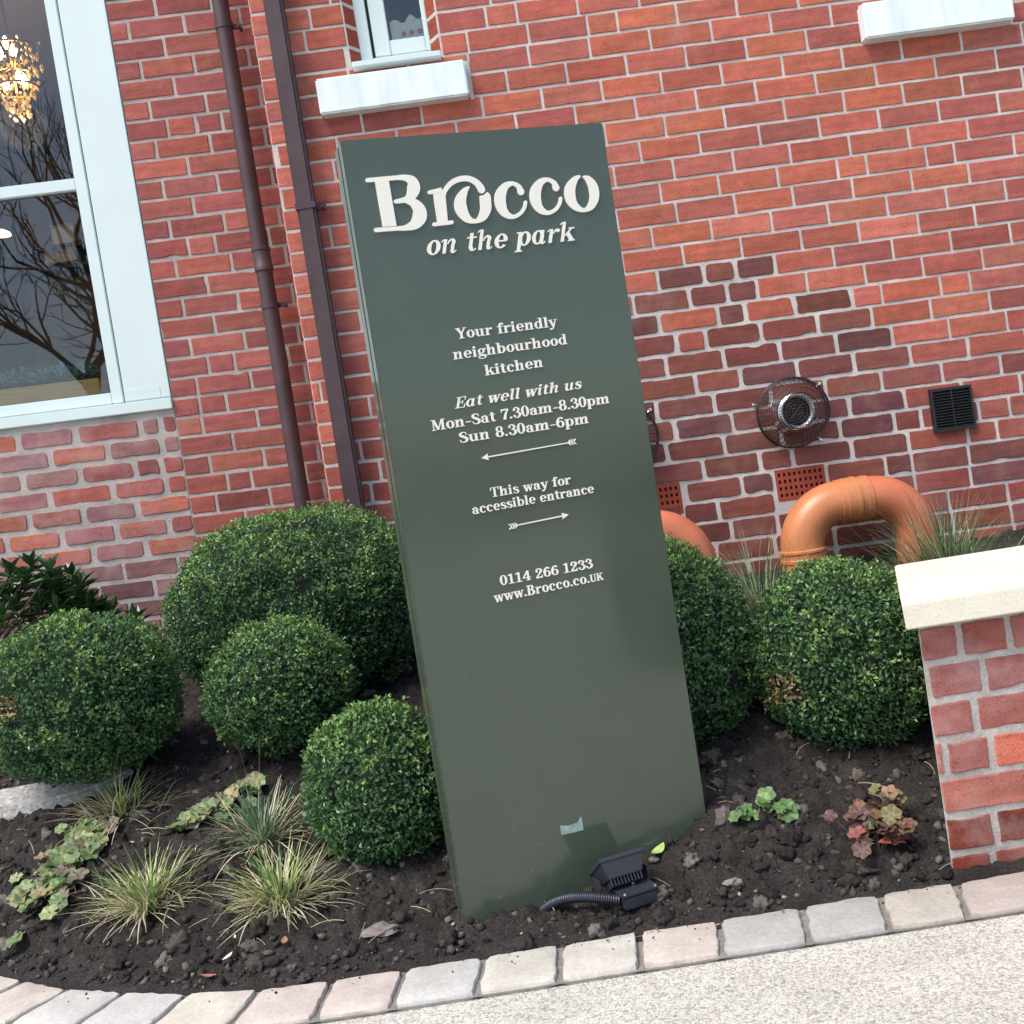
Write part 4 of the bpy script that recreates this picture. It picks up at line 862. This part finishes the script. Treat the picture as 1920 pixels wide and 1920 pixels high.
def box_ball(px, py, y, rx, rz, label, patches=(), ry=None, dens=17500, p=2.1):
    c = at_y(px, py, y); ry = ry or rx; seed = rng.uniform(0, 50)
    t = thing('box_ball', label, 'clipped shrub', (c.x, c.y, soil_z(c.x, c.y)), 'clipped box balls')
    area = 4 * PI * ((rx * ry) ** 1.6 / 3 + (rx * rz) ** 1.6 / 3 + (ry * rz) ** 1.6 / 3) ** (1 / 1.6); n = int(area * dens * 1.55)
    d = unit(n); d = d[d[:, 2] > -.93]; n = len(d)
    bumps = np.array([noise.fractal(Vector(q) * 2.6 + Vector((seed, 0, 0)), 1.0, 2.0, 3) for q in d]); fine = np.array([noise.noise(Vector(q) * 9 + Vector((0, seed, 0))) for q in d])
    dep = np.abs(rng.normal(size=n)) * .016 - .006
    rad = (1 + bumps * .085 + fine * .045) / (np.abs(d) ** p).sum(1) ** (1 / p)
    E = np.array([rx, ry, rz]); P = np.array(c) + d * E * rad[:, None] - d * dep[:, None] - d * .008
    Nn = d + rng.normal(size=(n, 3)) * .55; A = d * .45 + np.array([0, 0, .25]) + rng.normal(size=(n, 3)) * .7
    stray = rng.random(n) < .014; P[stray] += d[stray] * rng.uniform(.006, .030, (stray.sum(), 1)); hol = np.array([noise.noise(Vector(q) * 5.5 + Vector((3, seed, 9))) for q in d]); P -= d * (np.clip(hol - .25, 0, 1) * .07)[:, None]
    L = rng.uniform(.0100, .0165, n); Wd = L * rng.uniform(.5, .68, n)
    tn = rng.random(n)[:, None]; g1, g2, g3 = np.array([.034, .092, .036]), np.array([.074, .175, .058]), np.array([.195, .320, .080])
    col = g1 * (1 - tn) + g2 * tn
    bright = (np.clip(fine * 1.2 + bumps * .6 + d[:, 2] * .50 + rng.normal(size=n) * .30 - .10, 0, 1))[:, None]; col = col * (1 - bright) + g3 * bright  # new-growth clumps, plus overhead light painted into upward-facing leaves
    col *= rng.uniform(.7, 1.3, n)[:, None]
    for (qx, qy, sz) in patches:
        Q = at_y(qx, qy, c.y - ry * .8); dd = np.linalg.norm((P - np.array(Q))[:, [0, 2]], axis=1); k = (dd < sz * rng.uniform(.5, 1.2, n)) & (P[:, 1] < c.y) & (rng.random(n) < .75)
        col[k] = np.array([.42, .28, .13]) * rng.uniform(.5, 1.4, (k.sum(), 1))
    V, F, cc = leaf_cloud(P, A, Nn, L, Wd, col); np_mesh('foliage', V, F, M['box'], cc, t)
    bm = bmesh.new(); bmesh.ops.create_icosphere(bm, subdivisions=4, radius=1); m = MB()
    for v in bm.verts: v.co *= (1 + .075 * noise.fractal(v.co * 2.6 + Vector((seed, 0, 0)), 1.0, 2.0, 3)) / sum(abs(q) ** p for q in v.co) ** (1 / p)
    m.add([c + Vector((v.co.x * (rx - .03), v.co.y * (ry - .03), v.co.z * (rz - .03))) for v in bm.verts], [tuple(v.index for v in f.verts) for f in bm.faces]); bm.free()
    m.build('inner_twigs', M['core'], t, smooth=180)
    m = MB(); zb = soil_z(c.x, c.y) - .05
    for k in range(5):
        a = k * 1.26; m.tube([(c.x + .01 * math.cos(a), c.y + .01 * math.sin(a), zb), (c.x + .03 * math.cos(a), c.y + .03 * math.sin(a), c.z - rz * .5)], [.009, .006], 7)
    m.build('stems', M['bark'], t, smooth=60)
    return t
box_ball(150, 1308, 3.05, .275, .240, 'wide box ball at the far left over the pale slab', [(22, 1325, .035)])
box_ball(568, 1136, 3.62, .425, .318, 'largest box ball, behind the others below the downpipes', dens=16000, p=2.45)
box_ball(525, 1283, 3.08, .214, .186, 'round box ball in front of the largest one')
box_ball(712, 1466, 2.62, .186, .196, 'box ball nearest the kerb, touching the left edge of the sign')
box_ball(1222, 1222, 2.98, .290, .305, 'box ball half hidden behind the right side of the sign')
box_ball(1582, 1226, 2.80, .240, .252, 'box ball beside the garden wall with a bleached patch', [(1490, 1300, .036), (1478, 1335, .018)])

def blade(out, B, az, L, w, lean, droop, col, seg=5):
    d = Vector((math.cos(az), math.sin(az), 0)); side = Vector((-d.y, d.x, 0)); vs = []; P = Vector(B); ang = lean
    for i in range(seg + 1):
        t = i / seg; ww = w * (1 - t ** 1.6) + .0003
        vs += [P + side * ww, P - side * ww]
        P = P + (d * math.sin(ang) + Vector((0, 0, math.cos(ang)))) * (L / seg); ang += droop / seg
    out.add(vs, [(2 * i, 2 * i + 1, 2 * i + 3, 2 * i + 2) for i in range(seg)], 0, col)
def tuft(px, py, n, L, w, spread, green, straw, label, group, y=None, name='grass_tuft', up=0, cols=None, ls=1.0):
    B = on_soil(px, py) if y is None else at_y(px, py, y)
    if y is not None: B.z = soil_z(B.x, B.y)
    t = thing(name, label, 'ornamental grass', B, group); G, Sx = MB(), MB()
    cols = cols or [(.13, .26, .06), (.24, .38, .09), (.10, .21, .07), (.36, .44, .13), (.50, .48, .20)]
    for i in range(n):
        az = rng.uniform(0, 2 * PI); r = abs(rng.normal()) * spread; b = B + Vector((math.cos(az) * r, math.sin(az) * r, -.004)); az += rng.normal() * .5
        c = np.array(cols[rng.integers(len(cols))]) * rng.uniform(.7, 1.3)
        blade(G, b, az, L * rng.uniform(.45, 1.1), w * rng.uniform(.7, 1.2), abs(rng.normal()) * .58 * ls + .05, abs(rng.normal()) * 1.0 + .2, tuple(c), 6)
    for i in range(int(n * straw)):
        az = rng.uniform(0, 2 * PI); r = abs(rng.normal()) * spread * 1.2; b = B + Vector((math.cos(az) * r, math.sin(az) * r, -.004)); az += rng.normal() * .7
        c = np.array([.74, .66, .43]) * rng.uniform(.55, 1.2); blade(Sx, b, az, L * rng.uniform(.5, 1.05), w * rng.uniform(.6, 1.1), rng.uniform(.55, 1.5) * min(ls, 1), rng.uniform(.1, .9), tuple(c), 5)
    for k in range(up):
        az = rng.uniform(0, 2 * PI); blade(Sx, B, az, L * 1.5, w * .7, .08, .12, (.38, .30, .17), 4)
    G.build('green_blades', M['blade'], t)
    if Sx.f: Sx.build('dry_blades', M['blade'], t)
    return t
gg = 'clumps of grass in the bed'
tuft(228, 1522, 55, .17, .0020, .036, 1, 4.2, 'pale dry grass tuft beside the pebbled slab', gg, up=1)
tuft(280, 1692, 170, .15, .0019, .036, 1, 1.9, 'half dry grass tuft to the right of the lobed leaf mat', gg)
tuft(528, 1690, 170, .165, .0019, .036, 1, 2.1, 'straw skirted grass tuft below the bluish tuft', gg)
tuft(494, 1575, 160, .175, .0018, .028, 1, .9, 'bluish green grass tuft with upright stems near the front box ball', gg, up=3, cols=[(.08, .17, .09), (.11, .22, .12), (.17, .28, .13)])
fine = [(.07, .16, .06), (.12, .22, .08), (.09, .18, .09), (.26, .25, .12)]
tuft(1780, 1085, 750, .38, .0012, .055, 1, .10, 'fine dark green grass beside the orange pipe and coping', gg, y=3.45, cols=fine, ls=.75)
tuft(1430, 1150, 420, .36, .0012, .045, 1, .12, 'fine grass between the two right hand box balls', gg, y=3.42, cols=fine, ls=.75)

def lobed(out, c, r, n, az, col, lobes=6):
    n = n.normalized(); x = n.orthogonal().normalized(); x = (x * math.cos(az) + n.cross(x) * math.sin(az)).normalized(); y = n.cross(x); K = 28; vs = [c - n * r * .15]
    for ring, f in ((0, .55), (1, 1.0)):
        for k in range(K):
            a = 2 * PI * k / K; rr = r * f * (1 + (.09 if ring else .04) * math.cos(lobes * a) + .05 * math.cos(2 * lobes * a + 1)) * (.42 if abs(a - PI) < .16 else 1)
            vs.append(c + x * math.cos(a) * rr + y * math.sin(a) * rr + n * (r * (.10 * math.sin(lobes * a) * f + .06 * ring)))
    fs = [(0, 1 + k, 1 + (k + 1) % K) for k in range(K)] + [(1 + k, 1 + K + k, 1 + K + (k + 1) % K, 1 + (k + 1) % K) for k in range(K)]
    out.add(vs, fs, 0, col)
def herb(pts, n, r, cols, label, sp, hgt=.02):
    Q = [on_soil(*q) for q in pts]; ctr = sum(Q, Vector()) / len(Q); t = thing('lobed_leaf_plant', label, 'ground cover plant', ctr, 'low lobed leaf plants in the bed'); m = MB(); s = MB()
    for i in range(n):
        q = Q[i % len(Q)]; a = rng.uniform(0, 2 * PI); d = abs(rng.normal()) * sp; P = q + Vector((math.cos(a) * d, math.sin(a) * d, 0)); P.z = soil_z(P.x, P.y) + rng.uniform(.25, 1.0) * hgt + .012
        nn = Vector((rng.normal() * .35 + math.cos(a) * .2, rng.normal() * .35 - .35, 1)); c = np.array(cols[rng.integers(len(cols))]) * rng.uniform(.75, 1.25)
        lobed(m, P, r * rng.uniform(.6, 1.15), nn, rng.uniform(0, 6.28), tuple(c)); s.tube([q + Vector((0, 0, -.01)), (q + P) / 2 + Vector((0, 0, .008)), P], .0011, 5)
    m.build('leaves', M['herb'], t, smooth=60); s.build('leaf_stalks', M['bark'], t)
LG = [(.20, .27, .10), (.16, .24, .09), (.26, .30, .13), (.32, .26, .14), (.14, .2, .08), (.22, .19, .13)]
herb([(55, 1690), (100, 1660), (130, 1645), (150, 1620), (170, 1595), (90, 1690), (120, 1690)], 120, .026, LG, 'olive lobed leaf mat at the left near the kerb', .052, .035)
herb([(360, 1555), (400, 1535), (440, 1520), (475, 1500)], 60, .024, LG + [(.42, .30, .17)], 'yellow green lobed leaves behind the bluish grass tuft', .034, .03)
herb([(1400, 1548), (1440, 1530), (1465, 1545)], 15, .022, [(.12, .24, .08), (.17, .30, .10), (.11, .19, .07)], 'small fresh green lobed plant right of the sign foot', .020, .025)
herb([(1620, 1600), (1650, 1570), (1690, 1560), (1650, 1600), (1680, 1590)], 52, .021, [(.20, .11, .06), (.17, .14, .06), (.24, .085, .07), (.14, .10, .06), (.19, .19, .08), (.12, .06, .05), (.26, .14, .09)], 'rusty red and olive lobed plant beside the garden wall', .034, .075)

def shrub(spec, label, seed):
    B = on_soil(*spec[0]); B.y = min(B.y, 3.9); B.z = soil_z(B.x, B.y); t = thing('leafy_shrub', label, 'shrub', B, 'evergreen shrubs under the tall window'); st_ = MB(); PP, AA, NN, LL, CC = [], [], [], [], []
    for (px, py) in spec[1:]:
        T = at_y(px, py, B.y + rng.normal() * .06); mid = (B + T) / 2 + Vector((rng.normal() * .03, rng.normal() * .03, .02)); st_.tube([B, mid, T], [.008, .005, .003], 6)
        for ring, (n, el, dz) in enumerate(((9, .2, -.035), (9, .55, -.015), (7, 1.0, 0))):
            for k in range(n):
                a = 2 * PI * k / n + rng.normal() * .2; A = np.array([math.cos(a) * math.cos(el), math.sin(a) * math.cos(el), math.sin(el)]) + rng.normal(size=3) * .12
                PP.append(np.array(T) + [0, 0, dz]); AA.append(A); NN.append(np.array([0, 0, 1.0]) - A * .5 + rng.normal(size=3) * .15); LL.append(rng.uniform(.055, .085)); CC.append(np.array([.036, .085, .030]) * rng.uniform(.6, 1.5) if rng.random() < .85 else np.array([.085, .13, .035]))
    LL = np.array(LL); V, F, cc = leaf_cloud(np.array(PP), np.array(AA), np.array(NN), LL, LL * .40, np.array(CC), .18); np_mesh('leaves', V, F, M['shrub'], cc, t); st_.build('branches', M['bark'], t, smooth=60)
shrub([(70, 1190), (20, 1075), (60, 1065), (95, 1070), (135, 1085), (10, 1110), (50, 1100), (90, 1100), (125, 1115), (150, 1100), (30, 1140), (75, 1135), (110, 1145), (-20, 1090), (-30, 1130), (5, 1160), (60, 1165), (140, 1140), (40, 1085), (110, 1090), (75, 1100), (20, 1120), (100, 1125), (130, 1130), (155, 1125)], 'dark glossy evergreen shrub rising behind the far left box ball', 1)
shrub([(185, 1190), (165, 1135), (190, 1140), (210, 1150), (180, 1155), (255, 1165)], 'small low sprig of evergreen between two box balls', 2)

# ------------------------------------------------------------------ slab, stones, fallen leaves, twigs
sl_ = []
for q in ((-60, 1510), (60, 1488), (150, 1468), (235, 1448), (255, 1458), (200, 1490), (150, 1512), (60, 1532), (0, 1545), (-60, 1560)):
    P = on_soil(*q); sl_.append(P)
zt2 = sum(P.z for P in sl_) / len(sl_) + .02
m = MB(); n = len(sl_); m.add([(P.x, P.y, P.z * .7 + zt2 * .3 + .030) for P in sl_] + [(P.x, P.y, P.z - .05) for P in sl_], [tuple(range(n))[::-1]] + [(i, (i + 1) % n, (i + 1) % n + n, i + n) for i in range(n)])
tag(m.build('stone_slab', M['slab'], bevel=.008, smooth=50), 'pale pebbled slab lying on the soil at the left edge', 'slab')
def rock(px, py, s, label, sd, mt='rock'):
    vs, fs = ico(3, sd, .4); P = on_soil(px, py); m = MB(); m.add([(P.x + v[0] * s[0], P.y + v[1] * s[1], P.z + s[2] * .5 + v[2] * s[2]) for v in vs], [tuple(f) for f in fs.tolist()]); tag(m.build('stone', M[mt], smooth=60), label, 'stone', 'stones lying on the soil')
rock(607, 1395, (.022, .02, .022), 'grey stone tucked behind the box ball nearest the kerb', 41)
rock(712, 1752, (.032, .024, .017), 'broad brown stone on the soil left of the sign foot', 42)
rock(1375, 1660, (.017, .014, .012), 'rounded stone between sign and garden wall', 43)
rock(1225, 1690, (.012, .009, .008), 'rust brown stone just right of the floodlight', 44)
def dead_leaf(px, py, L, az, col, label, up=.0, fold=.2):
    P = on_soil(px, py) + Vector((0, 0, .012 + up)); d = Vector((math.cos(az), math.sin(az), rng.normal() * .15)); s = Vector((-d.y, d.x, rng.normal() * .2)); N_ = d.cross(s).normalized(); vs = []; K = 6
    for i in range(K + 1):
        t = i / K; w = L * .27 * math.sin(PI * min(1, t * .96 + .04)) ** .8; c = P + d * L * (t - .5) + N_ * L * .16 * (2 * t - 1) ** 2
        vs += [c + s * w + N_ * w * fold * 2, c, c - s * w + N_ * w * fold * 2]
    m = MB(); m.add(vs, [f for i in range(K) for f in ((3 * i, 3 * i + 1, 3 * i + 4, 3 * i + 3), (3 * i + 1, 3 * i + 2, 3 * i + 5, 3 * i + 4))], 0, col)
    tag(m.build('fallen_leaf', M['litter'], smooth=60), label, 'fallen leaf', 'fallen leaves on the soil')
dead_leaf(305, 1392, .045, .7, (.20, .075, .03), 'rust brown leaf on the soil right of the left box ball')
dead_leaf(12, 1640, .04, .1, (.24, .10, .055), 'curled brown leaf at the extreme left above the leaf mat')
dead_leaf(320, 1572, .05, .3, (.45, .33, .18), 'tan leaf at the lower end of the yellow green leaves')
dead_leaf(268, 1778, .03, .9, (.34, .22, .15), 'buff leaf just under the half dry grass tuft')
dead_leaf(535, 1775, .028, 1.6, (.30, .15, .10), 'pinkish brown leaf under the straw skirted tuft')
dead_leaf(392, 1842, .034, .2, (.38, .17, .12), 'pinkish leaf lying against the kerb setts')
dead_leaf(430, 1805, .03, .9, (.60, .56, .48), 'whitish torn leaf between grass tufts and kerb')
dead_leaf(140, 1700, .03, 1.4, (.22, .07, .05), 'dark red leaf at the edge of the olive leaf mat')
dead_leaf(828, 1648, .03, .8, (.26, .06, .03), 'brick red leaf on the soil left of the sign', )
dead_leaf(1238, 1613, .045, .75, (.34, .48, .13), 'lime green leaf behind the floodlight', .012, .05)
dead_leaf(1664, 1615, .05, 1.0, (.42, .12, .08), 'salmon red leaf lying low on the rusty plant', .03, .05)
m = MB()
for i in range(110):
    x, y = bed_xy(); 
    if y > 3.0: y = 2.2 + (y - 2.2) * .4 + kerb(x) - 2.2
    L = rng.uniform(.02, .085); az = rng.uniform(0, PI); z = soil_z(x, y) + .014; e = rng.normal() * .2; k = rng.normal() * .25
    m.tube([(x + math.cos(az + k * t) * L * t, y + math.sin(az + k * t) * L * t, soil_z(x + math.cos(az) * L * t, y + math.sin(az) * L * t) + .013 + L * .3 * t * (1 - t)) for t in np.linspace(0, 1, 7)], rng.uniform(.0005, .0011), 5)
tag(m.build('straw_litter', M['straw'], smooth=60), kind='stuff')

# ------------------------------------------------------------------ things seen through the glass
pb = thing('planter_box', 'honey coloured wooden planter box on the inner sill of the tall window', 'planter', WL(-1.8, 1.5, -.14))
m = MB(); wbox(m, WL, -2.35, -1.628, 1.490, 1.600, -.19, -.055); m.build('box', M['wood'], pb, bevel=.002)
m = MB(); wbox(m, WL, -2.34, -1.64, 1.6002, 1.606, -.18, -.065); m.build('compost', M['soil'], pb)
for i, (u, sz, bl_) in enumerate(((-1.69, .050, 0), (-1.775, .055, 1), (-1.86, .055, 0), (-1.94, .06, 0), (-2.03, .055, 0), (-2.12, .06, 0))):
    B = Vector(WL(u, 1.612, -.115)); PP, AA, NN, LL, CC = [], [], [], [], []
    for k in range(90):
        a = k * 2.4; el = .1 + 1.2 * (k / 90); A = np.array([math.cos(a) * math.cos(el), math.sin(a) * math.cos(el), math.sin(el)]); PP.append(np.array(B) + A * .012 + rng.normal(size=3) * .018 * np.array([1, 1, .4]) + [0, 0, .012]); AA.append(A + rng.normal(size=3) * .2); NN.append(np.array([0, 0, 1.]) - A * .4); LL.append(sz * rng.uniform(.5, 1.1)); CC.append((np.array([.20, .36, .55]) if bl_ and k > 55 else np.array([.20, .33, .27])) * rng.uniform(.6, 1.4))
    LL = np.array(LL); V, F, cc = leaf_cloud(np.array(PP), np.array(AA), np.array(NN), LL, LL * .6, np.array(CC), .25)
    lb = 'bluish rosette in the planter box' if bl_ else 'grey green rosette in the wooden planter box'
    tag(np_mesh('succulent', V, F, M['plant'], cc), lb, 'succulent', 'succulents in the planter box')
ch = thing('chandelier', 'glowing crystal chandelier inside the tall window', 'chandelier', (-2.19, 5.6, 3.45))
cx, cy = -2.19, 5.6; m = MB()
for r, z in ((.15, 3.53), (.11, 3.34)): m.tube([(cx + r * math.cos(2 * PI * k / 30), cy + r * math.sin(2 * PI * k / 30), z) for k in range(30)], .006, 6, closed=True)
m.tube([(cx, cy, 3.2), (cx, cy, 3.9)], .008, 8); 
for k in range(6):
    a = k * PI / 3; m.tube([(cx, cy, 3.45), (cx + .08 * math.cos(a), cy + .08 * math.sin(a), 3.42), (cx + .12 * math.cos(a), cy + .12 * math.sin(a), 3.47)], .005, 6)
m.build('metal_frame', M['brass'], ch, smooth=60)
m = MB()
for k in range(26):
    a = 2 * PI * k / 26
    for j in range(9):
        z = 3.55 - j * .042; r = (.15 - .10 * (j / 8) ** 1.5) * rng.uniform(.55, 1.08); z += rng.normal() * .012; s = rng.uniform(.005, .013); q = Vector((cx + r * math.cos(a), cy + r * math.sin(a), z))
        m.add([q + Vector((0, 0, s * 1.4)), q + Vector((s, 0, 0)), q + Vector((0, s, 0)), q + Vector((-s, 0, 0)), q + Vector((0, -s, 0)), q - Vector((0, 0, s * 1.8))], [(0, 1, 2), (0, 2, 3), (0, 3, 4), (0, 4, 1), (5, 2, 1), (5, 3, 2), (5, 4, 3), (5, 1, 4)])
tag(m.build('crystals', M['crystal'], ch), kind='stuff')
for q in ((10, 80), (25, 96), (35, 145), (12, 160), (46, 150), (0, 100)):
    P = at_y(*q, 5.55); m = MB(); m.lathe(P, (0, 0, 1), [(.004, -.03), (.013, -.012), (.015, .004), (.009, .022), (.001, .036)], 12); m.build('bulb', M['bulb'], ch, smooth=60)
ll = bpy.data.lights.new('chandelier_light', 'POINT'); ll.energy = 7; ll.color = (1, .72, .42); ll.shadow_soft_size = .12
lo = bpy.data.objects.new('chandelier_light', ll); C.objects.link(lo); lo.parent = ch; lo.matrix_parent_inverse = PARENT_INV(ch); lo.location = (cx, cy, 3.15)
P = at_y(2, 438, 6.4); lp = thing('pendant_lamp', 'small lit pendant shade seen low through the tall window', 'pendant lamp', P)
m = MB(); m.lathe(P, (0, 0, 1), [(.055, -.012), (.05, .004), (.02, .022), (.0, .024)], 20); m.build('shade', M['shadec'], lp, smooth=60)
m = MB(); m.tube([P + Vector((0, 0, .02)), P + Vector((0, 0, 1.6))], .002, 5); m.build('flex', M['black'], lp)
for i, (q, w, h, lb) in enumerate((((118, 440), .11, .085, 'tan carton on the shelf inside the tall window, upper one'), ((112, 478), .15, .07, 'tan carton on the shelf inside the tall window, lower one'))):
    P = at_y(*q, 5.15); m = MB(); m.box((P.x - w / 2, P.y, P.z - h / 2), (P.x + w / 2, P.y + .12, P.z + h / 2)); 
    m.box((P.x - w / 2 - .004, P.y - .004, P.z + h / 2), (P.x + w / 2 + .004, P.y + .124, P.z + h / 2 + .006)); tag(m.build('carton', M['card'], bevel=.002), lb, 'carton', 'cartons inside the tall window')
sh_ = thing('wall_shelf', 'dark shelf carrying cartons inside the tall window', 'shelf', at_y(110, 462, 5.2)); P = at_y(110, 462, 5.15); P2 = at_y(110, 500, 5.15)
m = MB(); m.box((-2.6, P.y - .01, P.z - .012), (-1.7, P.y + .2, P.z + .002)); m.build('upper_board', M['drape'], sh_)
m = MB(); m.box((-2.6, P.y - .01, P2.z - .012), (-1.7, P.y + .2, P2.z + .002)); m.build('lower_board', M['drape'], sh_)
# linen with amber beads in the small window
ln = thing('dotted_linen', 'pale linen drape with amber beads behind the small window', 'drape', WM(-.11, 2.66, -.17)); m = MB(); N1 = 14
vs = []
for i in range(N1 + 1):
    u = -.172 + .16 * i / N1; top = 2.745 + .012 * math.sin(i * 1.1) + .02 * i / N1
    for j in range(8):
        v = 2.60 + (top - 2.60) * j / 7; vs.append(WM(u, v, -.122 + .006 * math.sin(i * 1.7 + j * .3)))
m.add(vs, [(i * 8 + j, (i + 1) * 8 + j, (i + 1) * 8 + j + 1, i * 8 + j + 1) for i in range(N1) for j in range(7)]); m.build('cloth', M['linen'], ln, smooth=60)
for u, v in ((-.125, 2.697), (-.095, 2.698), (-.063, 2.70), (-.138, 2.672), (-.108, 2.672), (-.074, 2.673)):
    m = MB(); m.lathe(WM(u, v, -.114), (0, -1, 0), [(.009, 0), (.007, .005), (0, .007)], 12); m.build('bead', M['amber'], ln, smooth=60)

# ------------------------------------------------------------------ what the glass and the enamel mirror: trees across the road
def bare_tree(x, y, h, label, seed, name='bare_tree'):
    rnd = random.Random(seed); t = thing(name, label, 'tree', (x, y, -.07), 'bare trees across the road'); tr, cr = MB(), MB()
    def grow(m, P, d, L, r, lev):
        pts = [P]; rad = [r]
        for i in range(4):
            d = (d + Vector((rnd.gauss(0, .14), rnd.gauss(0, .14), rnd.gauss(.05, .08)))).normalized(); P = P + d * (L / 4); pts.append(P); rad.append(r * (1 - .4 * (i + 1) / 4))
        m.tube(pts, rad, 7 if lev < 2 else 4, cap=False)
        if lev < 6:
            for k in range(3 if lev < 3 else 2 + (rnd.random() < .5)):
                ax = Vector((rnd.gauss(0, 1), rnd.gauss(0, 1), rnd.gauss(.2, .6))).normalized(); grow(cr, pts[-1 - (k % 2)], (d + ax * .8).normalized(), L * rnd.uniform(.62, .8), r * .55, lev + 1)
    grow(tr, Vector((x, y, -.1)), Vector((0, 0, 1)), h * .27, h * .022, 0)
    tr.build('trunk', M['bark'], t, smooth=60); cr.build('crown', M['bark'], t)
for i, (x, y, h, lb) in enumerate(((-8.2, -11.5, 10, 'bare winter tree mirrored in the tall window, nearest its jamb'), (-6.2, -10.5, 11, 'bare winter tree across the road with the lowest forks'), (-11.5, -14, 13, 'bare winter tree furthest along the road behind the viewer'))):
    bare_tree(x, y, h, lb, 20 + i)
gp = thing('gate_pier', 'dark stone gate pier beside the path, mirrored in the sign', 'gate pier', (2.05, .62, -.01))
m = MB(); m.box((1.89, .46, -.05), (2.21, .78, .84)); m.build('shaft', M['rock'], gp, bevel=.01)
m = MB(); m.box((1.86, .43, .8402), (2.24, .81, .90)); m.build('cap', M['rock'], gp, bevel=.012)
print('built', len(bpy.data.objects))
